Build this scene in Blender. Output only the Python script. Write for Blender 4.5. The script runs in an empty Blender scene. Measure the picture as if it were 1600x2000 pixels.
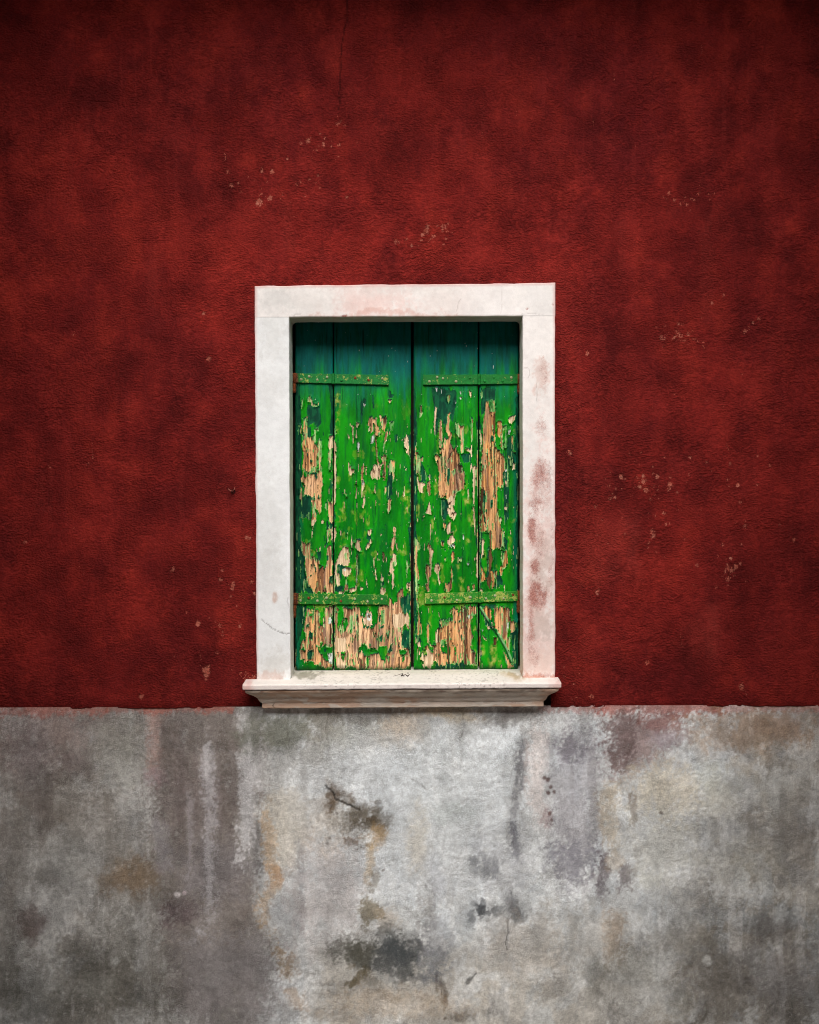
import bpy, bmesh, math, random
import numpy as np
from mathutils import Vector

# ------------------------------------------------------------------ camera, light, exposure
SC = bpy.context.scene
COL = SC.collection
D = 3.5            # camera to wall
S = 0.0016         # metres per photograph pixel on the wall plane
ZC = 1.75          # eye height
R = math.radians

cam_d = bpy.data.cameras.new('camera')
cam_d.sensor_fit = 'HORIZONTAL'
cam_d.sensor_width = 36.0
cam_d.lens = 36.0 * D / (1600 * S)
cam_d.clip_end = 2000
cam = bpy.data.objects.new('camera', cam_d)
COL.objects.link(cam)
cam.location = (0, -D, ZC)
cam.rotation_euler = (R(90), 0, 0)
SC.camera = cam

SUN_EL, SUN_AZ = 47.0, -3.0      # azimuth from straight out of the wall, minus = left
world = bpy.data.worlds.new('World')
SC.world = world
world.use_nodes = True
wn = world.node_tree
sky = wn.nodes.new('ShaderNodeTexSky')
sky.sky_type = 'NISHITA'
sky.sun_disc = False
sky.sun_elevation = R(SUN_EL)
sky.sun_rotation = R(180 + SUN_AZ)
sky.dust_density = 3.0
bg = wn.nodes['Background']
bg.inputs['Strength'].default_value = 0.07
wn.links.new(sky.outputs[0], bg.inputs['Color'])

sun_d = bpy.data.lights.new('sun', 'SUN')
sun_d.energy = 1.5
sun_d.angle = R(40)
sun_d.color = (1.0, 0.985, 0.955)
sun = bpy.data.objects.new('sun', sun_d)
COL.objects.link(sun)
sv = Vector((math.sin(R(SUN_AZ)) * math.cos(R(SUN_EL)), -math.cos(R(SUN_AZ)) * math.cos(R(SUN_EL)), math.sin(R(SUN_EL))))
sun.rotation_euler = (-sv).to_track_quat('-Z', 'Y').to_euler()
sun.location = (0, -6, 8)

SC.view_settings.view_transform = 'Standard'
SC.view_settings.look = 'None'
SC.view_settings.gamma = 1.0
SC.view_settings.use_curve_mapping = False
SC.view_settings.exposure = 1.32
SC.cycles.use_denoising = True
SC.cycles.filter_width = 1.05         # crisp grit
SC.cycles.max_bounces = 6

# ------------------------------------------------------------------ helpers
def X(px, y=0.0): return (px - 800) * S * (D + y) / D
def Z(py, y=0.0): return ZC + (1000 - py) * S * (D + y) / D
def lin(r, g, b):
    f = lambda v: (v / 255 / 12.92) if v / 255 <= 0.04045 else ((v / 255 + 0.055) / 1.055) ** 2.4
    return np.array([f(r), f(g), f(b)], np.float32)
def lerp(a, b, t): return a + (b - a) * t
def sstep(a, b, x):
    t = np.clip((x - a) / (b - a), 0, 1)
    return t * t * (3 - 2 * t)

def _hash(ix, iy, seed):
    h = (ix.astype(np.uint32) * np.uint32(374761393)) ^ (iy.astype(np.uint32) * np.uint32(668265263)) ^ np.uint32((seed * 2246822519) & 0xffffffff)
    h = (h ^ (h >> np.uint32(13))) * np.uint32(1274126177)
    h = h ^ (h >> np.uint32(16))
    return (h & np.uint32(0xffffff)).astype(np.float32) / np.float32(16777215)
def vn(x, y, seed=0):
    x = np.asarray(x, np.float32); y = np.asarray(y, np.float32)
    fx = np.floor(x); fy = np.floor(y)
    ix = fx.astype(np.int32); iy = fy.astype(np.int32)
    tx = x - fx; ty = y - fy
    tx = tx * tx * (3 - 2 * tx); ty = ty * ty * (3 - 2 * ty)
    a = _hash(ix, iy, seed); b = _hash(ix + 1, iy, seed)
    c = _hash(ix, iy + 1, seed); d = _hash(ix + 1, iy + 1, seed)
    return lerp(lerp(a, b, tx), lerp(c, d, tx), ty)
def fbm(x, y, seed=0, octv=4, gain=0.5):
    s = 0; a = 1.0; t = 0
    for k in range(octv):
        s = s + a * vn(x * 2 ** k + 17.3 * k, y * 2 ** k - 9.1 * k, seed + 31 * k); t += a; a *= gain
    return s / t
def blur(m, r):
    r = int(r)
    def one(a):
        p = np.pad(a, ((r + 1, r), (0, 0)), mode='edge').cumsum(0, dtype=np.float64)
        return ((p[2 * r + 1:] - p[:-2 * r - 1]) / (2 * r + 1)).astype(np.float32)
    return one(one(m.astype(np.float32)).T.copy()).T.copy()
def line_dist(PX, PY, pts):
    d = np.full(PX.shape, 1e9, np.float32)
    for (x0, y0), (x1, y1) in zip(pts[:-1], pts[1:]):
        dx, dy = x1 - x0, y1 - y0
        t = np.clip(((PX - x0) * dx + (PY - y0) * dy) / (dx * dx + dy * dy), 0, 1)
        d = np.minimum(d, np.hypot(PX - x0 - t * dx, PY - y0 - t * dy))
    return d
def inpoly(PX, PY, pts):
    out = np.zeros(PX.shape, bool)
    xs = [p[0] for p in pts]; ys = [p[1] for p in pts]
    box = (PX > min(xs)) & (PX < max(xs)) & (PY > min(ys)) & (PY < max(ys))
    if not box.any(): return out
    x = PX[box]; y = PY[box]; r = np.zeros(x.shape, bool)
    n = len(pts)
    for i in range(n):
        x0, y0 = pts[i]; x1, y1 = pts[(i + 1) % n]
        if y0 == y1: continue
        c = ((y0 > y) != (y1 > y)) & (x < (x1 - x0) * (y - y0) / (y1 - y0) + x0)
        r ^= c
    out[box] = r
    return out

def place(o, parent=None, loc=None):
    COL.objects.link(o)
    if parent is not None:
        o.parent = parent
        if loc is None:
            o.matrix_parent_inverse = parent.matrix_basis.inverted()
    return o
def empty(name, loc, label, cat, group=None):
    o = bpy.data.objects.new(name, None)
    o.location = loc
    o.empty_display_size = 0.1
    o['label'] = label; o['category'] = cat
    if group: o['group'] = group
    COL.objects.link(o)
    bpy.context.view_layer.update()
    return o
def grid_mesh(name, VX, VY, VZ, mat, parent=None, cols=None, flts=None, keep=None, smooth=True, flip=False):
    """a sheet from 2-D coordinate arrays; rows run down, columns run right (seen from the camera)"""
    nr, nc = VX.shape
    co = np.stack([VX, VY, VZ], -1).reshape(-1, 3).astype(np.float32)
    idx = np.arange(nr * nc, dtype=np.int32).reshape(nr, nc)
    q = np.stack([idx[1:, :-1], idx[1:, 1:], idx[:-1, 1:], idx[:-1, :-1]], -1)
    if flip: q = q[..., ::-1]
    q = q.reshape(-1, 4)
    if keep is not None: q = q[keep.reshape(-1)]
    used = None
    if keep is not None:
        used = np.zeros(nr * nc, bool); used[q.reshape(-1)] = True
        remap = np.cumsum(used) - 1
        q = remap[q].astype(np.int32); co = co[used]
    me = bpy.data.meshes.new(name)
    me.vertices.add(len(co)); me.vertices.foreach_set('co', co.reshape(-1))
    me.loops.add(q.size); me.loops.foreach_set('vertex_index', np.ascontiguousarray(q.reshape(-1), np.int32))
    me.polygons.add(len(q))
    me.polygons.foreach_set('loop_start', np.arange(0, q.size, 4, dtype=np.int32))
    me.polygons.foreach_set('loop_total', np.full(len(q), 4, np.int32))
    me.polygons.foreach_set('use_smooth', np.full(len(q), smooth, bool))
    for nm, a in (cols or {}).items():
        a = a.reshape(-1, a.shape[-1]).astype(np.float32)
        if used is not None: a = a[used]
        if a.shape[1] == 3: a = np.concatenate([a, np.ones((len(a), 1), np.float32)], 1)
        at = me.attributes.new(nm, 'FLOAT_COLOR', 'POINT')
        at.data.foreach_set('color', np.ascontiguousarray(a.reshape(-1)))
    for nm, a in (flts or {}).items():
        a = a.reshape(-1).astype(np.float32)
        if used is not None: a = a[used]
        at = me.attributes.new(nm, 'FLOAT', 'POINT')
        at.data.foreach_set('value', np.ascontiguousarray(a))
    me.update(calc_edges=True)
    me.materials.append(mat)
    o = bpy.data.objects.new(name, me)
    return place(o, parent)
def bm_obj(name, bm, mat, parent=None, smooth=False):
    me = bpy.data.meshes.new(name)
    bmesh.ops.recalc_face_normals(bm, faces=bm.faces)
    bm.to_mesh(me); bm.free()
    for p in me.polygons: p.use_smooth = smooth
    for m in (mat if isinstance(mat, (list, tuple)) else [mat]): me.materials.append(m)
    return place(bpy.data.objects.new(name, me), parent)
def bm_box(bm, x0, x1, y0, y1, z0, z1):
    v = [bm.verts.new((x, y, z)) for z in (z0, z1) for y in (y0, y1) for x in (x0, x1)]
    for f in ((0, 1, 3, 2), (4, 6, 7, 5), (0, 4, 5, 1), (2, 3, 7, 6), (0, 2, 6, 4), (1, 5, 7, 3)):
        bm.faces.new([v[i] for i in f])
    return v
def bm_tube(bm, pts, rad, seg=8):
    rings = []
    n = len(pts)
    for i, p in enumerate(pts):
        a = Vector(pts[max(i - 1, 0)]); b = Vector(pts[min(i + 1, n - 1)])
        t = (b - a).normalized()
        u = t.orthogonal().normalized() if abs(t.y) > 0.9 else t.cross(Vector((0, 1, 0))).normalized()
        w = t.cross(u)
        r = rad[i] if isinstance(rad, (list, tuple)) else rad
        rings.append([bm.verts.new(Vector(p) + (u * math.cos(2 * math.pi * k / seg) + w * math.sin(2 * math.pi * k / seg)) * r) for k in range(seg)])
    for a, b in zip(rings[:-1], rings[1:]):
        for k in range(seg):
            bm.faces.new((a[k], a[(k + 1) % seg], b[(k + 1) % seg], b[k]))
    bm.faces.new(rings[0]); bm.faces.new(rings[-1][::-1])

# ------------------------------------------------------------------ materials
class NT:
    def __init__(s, name):
        s.m = bpy.data.materials.new(name); s.m.use_nodes = True
        s.t = s.m.node_tree; s.b = s.t.nodes['Principled BSDF']
        s.pos = s.t.nodes.new('ShaderNodeNewGeometry').outputs['Position']
    def n(s, k, **kw):
        o = s.t.nodes.new(k)
        for a, v in kw.items(): setattr(o, a, v)
        return o
    def l(s, a, b): s.t.links.new(a, b)
    def attr(s, name, fac=False):
        o = s.n('ShaderNodeAttribute', attribute_name=name)
        return o.outputs['Fac'] if fac else o.outputs['Color']
    def noise(s, scale, detail=4, rough=0.55, stretch=(1, 1, 1), dist=0.0):
        mp = s.n('ShaderNodeMapping'); mp.inputs['Scale'].default_value = stretch
        s.l(s.pos, mp.inputs['Vector'])
        o = s.n('ShaderNodeTexNoise'); o.inputs['Scale'].default_value = scale
        o.inputs['Detail'].default_value = detail; o.inputs['Roughness'].default_value = rough
        o.inputs['Distortion'].default_value = dist
        s.l(mp.outputs[0], o.inputs['Vector'])
        return o.outputs['Fac']
    def math(s, op, a, b=None, c=None, clamp=False):
        o = s.n('ShaderNodeMath', operation=op, use_clamp=clamp)
        for i, v in enumerate((a, b, c)):
            if v is None: continue
            if isinstance(v, (int, float)): o.inputs[i].default_value = v
            else: s.l(v, o.inputs[i])
        return o.outputs[0]
    def rng(s, v, a, b, c=0.0, d=1.0, smooth=True):
        o = s.n('ShaderNodeMapRange', interpolation_type='SMOOTHSTEP' if smooth else 'LINEAR')
        for i, x in enumerate((a, b, c, d)): o.inputs[i + 1].default_value = x
        s.l(v, o.inputs[0]); return o.outputs[0]
    def mix(s, f, a, b, mode='MIX'):
        o = s.n('ShaderNodeMix', data_type='RGBA', blend_type=mode)
        for i, v in ((0, f), (6, a), (7, b)):
            if isinstance(v, (int, float)): o.inputs[i].default_value = v
            elif isinstance(v, (tuple, list, np.ndarray)): o.inputs[i].default_value = (*[float(q) for q in v][:3], 1)
            else: s.l(v, o.inputs[i])
        return o.outputs[2]
    def scale_col(s, col, fac):
        o = s.n('ShaderNodeVectorMath', operation='SCALE')
        s.l(col, o.inputs[0]); s.l(fac, o.inputs['Scale']); return o.outputs[0]
    def bump(s, h, dist, strength=1.0, prev=None):
        o = s.n('ShaderNodeBump'); o.inputs['Distance'].default_value = dist
        if isinstance(strength, (int, float)): o.inputs['Strength'].default_value = strength
        else: s.l(strength, o.inputs['Strength'])
        s.l(h, o.inputs['Height'])
        if prev is not None: s.l(prev, o.inputs['Normal'])
        return o.outputs[0]
    def done(s, col, rough=0.8, normal=None, spec=0.3, metal=0.0):
        if isinstance(col, (tuple, list, np.ndarray)): s.b.inputs['Base Color'].default_value = (*[float(q) for q in col][:3], 1)
        else: s.l(col, s.b.inputs['Base Color'])
        if isinstance(rough, (int, float)): s.b.inputs['Roughness'].default_value = rough
        else: s.l(rough, s.b.inputs['Roughness'])
        s.b.inputs['Specular IOR Level'].default_value = spec
        s.b.inputs['Metallic'].default_value = metal
        if normal is not None: s.l(normal, s.b.inputs['Normal'])
        return s.m

def mat_red():
    t = NT('red_render')
    base = t.attr('tint')
    f1 = t.noise(175, 3, 0.55, (0.8, 1, 1.15)); f2 = t.noise(75, 4, 0.6, (1, 1, 0.9)); f3 = t.noise(520, 2, 0.5)
    k = t.math('ADD', t.rng(f1, 0.3, 0.7, 0.84, 1.15), t.rng(f2, 0.3, 0.7, -0.10, 0.10))
    col = t.scale_col(base, k)
    pits = t.rng(t.noise(330, 3, 0.6, (1, 1, 1.5)), 0.60, 0.72)
    col = t.mix(t.math('MULTIPLY', pits, 0.45), col, lin(48, 8, 8))
    chip = t.attr('chip', True)
    cn = t.math('ADD', chip, t.math('MULTIPLY', t.math('SUBTRACT', t.noise(210, 4, 0.7), 0.5), 3.2))
    cm = t.math('MULTIPLY', t.rng(cn, 0.70, 0.82), 0.9)
    cc = t.mix(t.rng(t.noise(90, 2), 0.35, 0.65), lin(170, 84, 68), lin(182, 112, 94))
    col = t.mix(cm, col, cc)
    spk = t.math('MULTIPLY', t.rng(t.noise(420, 2, 0.5), 0.735, 0.77), t.rng(t.noise(9, 3), 0.50, 0.66))
    col = t.mix(t.math('MULTIPLY', spk, 0.7), col, lin(190, 95, 78))
    h = t.math('SUBTRACT', t.math('ADD', t.rng(f1, 0.32, 0.66, 0.0, 0.55), t.math('MULTIPLY', f2, 0.7)), t.math('MULTIPLY', cm, 0.35))
    nb = t.bump(h, 0.0080, t.rng(t.noise(8, 4, 0.6), 0.35, 0.65, 0.45, 1.0))
    nb = t.bump(f3, 0.0010, 0.6, nb)
    return t.done(col, 0.92, nb, 0.12)

def mat_plinth():
    t = NT('stained_cement')
    base = t.attr('tint')
    f1 = t.noise(300, 4, 0.62); f2 = t.noise(60, 5, 0.6); f3 = t.noise(600, 2, 0.6); f4 = t.noise(11, 5, 0.6, (1, 1, 0.6))
    k = t.math('ADD', t.rng(f1, 0.3, 0.7, 0.80, 1.18), t.rng(f2, 0.3, 0.7, -0.10, 0.10))
    k = t.math('ADD', k, t.rng(f4, 0.3, 0.7, -0.07, 0.07))
    col = t.scale_col(base, k)
    pits = t.rng(t.noise(420, 3, 0.6), 0.63, 0.74)
    col = t.mix(t.math('MULTIPLY', pits, 0.7), col, lin(62, 58, 54))
    grit = t.math('MULTIPLY', t.rng(t.noise(260, 3, 0.6), 0.60, 0.70), t.rng(t.noise(14, 4, 0.65), 0.42, 0.62))
    col = t.mix(t.math('MULTIPLY', grit, 0.38), col, lin(72, 68, 65))
    lime = t.math('MULTIPLY', t.rng(t.noise(340, 3, 0.6), 0.60, 0.70), t.rng(t.noise(17, 4, 0.65), 0.45, 0.62))
    col = t.mix(t.math('MULTIPLY', lime, 0.45), col, lin(226, 226, 224))
    wsp = t.math('MULTIPLY', t.rng(t.noise(520, 2, 0.6), 0.60, 0.72), t.attr('salt', True))
    col = t.mix(t.math('MULTIPLY', wsp, 0.75), col, lin(214, 212, 212))
    nb = t.bump(t.math('ADD', f1, t.math('MULTIPLY', f2, 0.5)), 0.0052, t.rng(t.noise(7, 4, 0.6), 0.38, 0.62, 0.3, 1.0))
    nb = t.bump(f3, 0.0008, 0.7, nb)
    return t.done(col, 0.93, nb, 0.15)

def mat_stone():
    t = NT('painted_stone')
    base = t.attr('tint')
    f1 = t.noise(60, 5, 0.6); f2 = t.noise(320, 4, 0.6)
    k = t.math('ADD', t.rng(f1, 0.3, 0.7, 0.955, 1.03), t.rng(f2, 0.3, 0.7, -0.03, 0.03))
    col = t.scale_col(base, k)
    st = t.attr('stain', True)
    n2 = t.noise(430, 3, 0.65)
    sm = t.math('MULTIPLY', t.rng(t.math('ADD', st, t.math('ADD', t.math('MULTIPLY', t.math('SUBTRACT', n2, 0.5), 1.5), t.math('MULTIPLY', t.math('SUBTRACT', t.noise(70, 4, 0.65), 0.5), 0.8))), 0.12, 1.02), 0.85)
    col = t.mix(sm, col, t.mix(t.rng(t.noise(200, 2), 0.35, 0.65), lin(132, 62, 52), lin(176, 112, 98)))
    dots = t.math('MULTIPLY', t.rng(t.noise(520, 2, 0.5), 0.715, 0.76), t.rng(t.noise(7, 3), 0.42, 0.62))
    col = t.mix(t.math('MULTIPLY', dots, 0.6), col, lin(95, 84, 78))
    nb = t.bump(t.math('ADD', f1, t.math('MULTIPLY', f2, 0.25)), 0.0008, 0.5)
    return t.done(col, 0.72, nb, 0.25)

def mat_board():
    t = NT('peeling_green_paint')
    base = t.attr('tint'); gl = t.attr('gloss', True)
    f1 = t.noise(120, 4, 0.6, (1, 1, 0.16)); f2 = t.noise(520, 3, 0.6, (1, 1, 0.35)); f3 = t.noise(22, 4, 0.6, (1, 1, 0.4))
    k = t.math('ADD', t.rng(f1, 0.3, 0.7, 0.86, 1.14), t.rng(f3, 0.3, 0.7, -0.13, 0.15))
    k = t.math('ADD', k, t.rng(f2, 0.3, 0.7, -0.06, 0.08))
    col = t.scale_col(base, k)
    nb = t.bump(t.math('ADD', f1, t.math('MULTIPLY', f2, 0.5)), 0.0009, 0.6)
    rough = t.math('SUBTRACT', 0.86, t.math('MULTIPLY', gl, t.rng(f3, 0.3, 0.7, 0.26, 0.40)))
    return t.done(col, rough, nb, 0.13)

def mat_strap(name, yel, green, rustx):
    """painted iron: green paint worn to a yellow undercoat, bare rust where x passes rustx=(x0,x1)"""
    t = NT(name)
    n1 = t.noise(48, 5, 0.65); n2 = t.noise(260, 4, 0.65)
    sep = t.n('ShaderNodeSeparateXYZ'); t.l(t.pos, sep.inputs[0])
    y = t.rng(t.math('ADD', n1, t.math('MULTIPLY', t.math('SUBTRACT', n2, 0.5), 0.6)), 0.62 - yel, 0.68 - yel)
    col = t.mix(y, green, t.mix(t.rng(n2, 0.35, 0.65), lin(120, 148, 46), lin(158, 170, 84)))
    col = t.scale_col(col, t.rng(t.noise(130, 4), 0.3, 0.7, 0.82, 1.16))
    rf = t.rng(t.math('ADD', sep.outputs[0], t.math('MULTIPLY', t.math('SUBTRACT', n1, 0.5), 0.02)), rustx[0], rustx[1])
    rust = t.mix(t.rng(n2, 0.35, 0.68), lin(52, 28, 18), lin(124, 66, 34))
    col = t.mix(rf, col, rust)
    rsp = t.rng(t.noise(150, 4, 0.7), 0.66, 0.72)
    col = t.mix(t.math('MULTIPLY', rsp, 0.8), col, rust)
    return t.done(col, 0.62, t.bump(t.math('ADD', n2, n1), 0.0009, 0.6), 0.35)

def mat_simple(name, c0, c1, scale=60, rough=0.8, bump=0.001, spec=0.25, stretch=(1, 1, 1)):
    t = NT(name)
    n1 = t.noise(scale, 5, 0.6, stretch); n2 = t.noise(scale * 5, 3, 0.6, stretch)
    f = t.rng(t.math('ADD', t.math('MULTIPLY', n1, 0.7), t.math('MULTIPLY', n2, 0.3)), 0.32, 0.68)
    return t.done(t.mix(f, c0, c1), rough, t.bump(t.math('ADD', n1, t.math('MULTIPLY', n2, 0.4)), bump, 0.8), spec)

M_RED = mat_red(); M_PLINTH = mat_plinth(); M_STONE = mat_stone(); M_BOARD = mat_board()
M_MASON = mat_simple('rough_masonry', lin(80, 66, 58), lin(110, 94, 84), 30, 0.95, 0.004)
M_RUST = mat_simple('rusty_iron', lin(58, 28, 16), lin(150, 78, 36), 190, 0.85, 0.0012)
M_RIVET = mat_simple('worn_rivet', lin(120, 138, 92), lin(176, 178, 140), 400, 0.55, 0.0004)
M_DARKWOOD = mat_simple('dark_backing_wood', lin(38, 30, 24), lin(60, 48, 38), 40, 0.8, 0.001, 0.2, (1, 1, 0.1))
M_FLAKE_G = mat_simple('paint_flake_green', lin(0, 104, 14), lin(10, 128, 22), 160, 0.6, 0.0004)
M_FLAKE_P = mat_simple('paint_flake_underside', lin(190, 178, 138), lin(222, 206, 172), 160, 0.85, 0.0004)
M_TWIG = mat_simple('dry_twig', lin(26, 14, 12), lin(58, 34, 28), 300, 0.8, 0.0004)
M_NAIL = mat_simple('bent_wire', lin(120, 62, 50), lin(176, 112, 96), 300, 0.6, 0.0004)
M_HOLE = mat_simple('nail_hole_dark', lin(16, 8, 8), lin(30, 12, 10), 300, 0.95, 0.0008)  # near-black lining paints the dark inside the hole
M_PAVE = mat_simple('paving_stone', lin(150, 146, 138), lin(176, 170, 160), 6, 0.85, 0.004)
M_SIDE = mat_simple('ochre_render', lin(120, 74, 46), lin(142, 92, 58), 12, 0.93, 0.004)
M_NPLINTH = mat_simple('grey_side_plinth', lin(105, 102, 96), lin(140, 136, 128), 9, 0.93, 0.004)
M_EAVE = mat_simple('eave_timber', lin(62, 46, 34), lin(92, 70, 52), 24, 0.85, 0.002, 0.2, (0.3, 1, 1))
M_OPP = mat_simple('brown_render', lin(110, 84, 70), lin(132, 102, 84), 8, 0.93, 0.004)
M_TILE = mat_simple('clay_tile', lin(128, 66, 46), lin(164, 92, 64), 20, 0.9, 0.002)
M_ZINC = mat_simple('zinc_gutter', lin(92, 95, 98), lin(124, 126, 128), 14, 0.5, 0.0006, 0.5)

# ------------------------------------------------------------------ stain painting (mineral stains, dirt, wear with shapes of their own)
class Canvas:
    def __init__(s, PX, PY, base, seed):
        s.PX, s.PY, s.seed = PX, PY, seed
        s.col = np.broadcast_to(np.asarray(base, np.float32), PX.shape + (3,)).copy()
        s.w1 = fbm(PX / 60, PY / 80, seed, 6, 0.62) - 0.5
        s.w2 = fbm(PX / 60 + 40, PY / 80 + 11, seed + 5, 6, 0.62) - 0.5
        s.g = fbm(PX / 3.2, PY / 3.6, seed + 9, 2) - 0.5          # grain
        s.h = fbm(PX / 16, PY / 20, seed + 13, 4, 0.62) - 0.5
        nf = 0.68 * fbm(PX / 3.6, PY / 3.8, seed + 17, 2) + 0.32 * fbm(PX / 10, PY / 14, seed + 19, 3)
        s.nf = np.clip((nf - 0.5) * 2.2, -1, 1)
        s.al = fbm(PX / 13, PY / 38, seed + 23, 4)
        s.tx = np.clip((fbm(PX / 22, PY / 34, seed + 29, 6, 0.68) - 0.5) * 1.7 + 0.5, 0, 1)
        s.k = 0
    def dis(s, m, grain):
        m = m * np.clip(0.55 + 1.0 * s.tx, 0.25, 1.0)
        e = sstep(0.12, 0.88, m + s.nf * 0.9 * np.clip(4 * m * (1 - m), 0, 1))
        return lerp(m, e, min(0.85, 0.65 * grain))
    def blob(s, x, y, rx, ry, c, a=1.0, soft=0.5, grain=0.8, warp=1.0, rot=0.0, ret=False):
        s.k += 1
        px = s.PX + s.w1 * 46 * warp - x; py = s.PY + s.w2 * 46 * warp - y
        if rot:
            ca, sa = math.cos(R(rot)), math.sin(R(rot))
            px, py = px * ca + py * sa, -px * sa + py * ca
        d = np.hypot(px / rx, py / ry) + s.h * 1.25 * max(warp, 0.35)
        m = 1 - sstep(1 - soft, 1 + soft, d)
        m = s.dis(m, grain) * a
        if ret: return m
        s.col += (np.asarray(c, np.float32) - s.col) * m[..., None]
        return m
    def poly(s, pts, c, a=1.0, soft=8, grain=0.8, warp=0.6):
        px = s.PX + s.w1 * 30 * warp + s.h * 12 * warp; py = s.PY + s.w2 * 30 * warp
        m = inpoly(px, py, pts).astype(np.float32)
        if soft: m = blur(blur(m, soft), soft)
        m = s.dis(m, grain) * a
        s.col += (np.asarray(c, np.float32) - s.col) * m[..., None]
        return m
    def streak(s, pts, wd, c, a=1.0, soft=0.7, grain=1.0, warp=0.5):
        px = s.PX + s.w1 * 20 * warp + s.h * 10 * warp; py = s.PY
        y0, y1 = pts[0][1], pts[-1][1]
        tp = np.ones(s.PX.shape, np.float32)
        if abs(y1 - y0) > 30:
            t = (s.PY - min(y0, y1)) / abs(y1 - y0)
            tp = sstep(-0.12, 0.18, t + s.h * 0.3) * sstep(1.15, 0.62, t + s.h * 0.3)
        d = line_dist(px, py, pts) / (wd * 1.25) + (s.al - 0.5) * 1.5
        m = (1 - sstep(0.1, 1.35, d)) * tp * np.clip(0.25 + 1.5 * (s.al), 0, 1)
        m = s.dis(m, grain) * a
        s.col += (np.asarray(c, np.float32) - s.col) * m[..., None]
        return m
    def crack(s, pts, wd, c, a=0.8):
        d = line_dist(s.PX + s.h * 7, s.PY + s.g * 3, pts)
        m = (1 - sstep(wd * 0.4, wd * 1.3, d)) * a
        s.col += (np.asarray(c, np.float32) - s.col) * m[..., None]
        return m

def band(px): return 1385.0 - 5.0 * px / 1600.0       # height of the red/grey joint
XL, XR = -26, 1626                                    # the house front ends at the added side blocks
TOPZ = 3.80

house = empty('house', (0, 0, 0), 'dark red rendered house front above a stained grey cement plinth', 'house')

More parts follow.
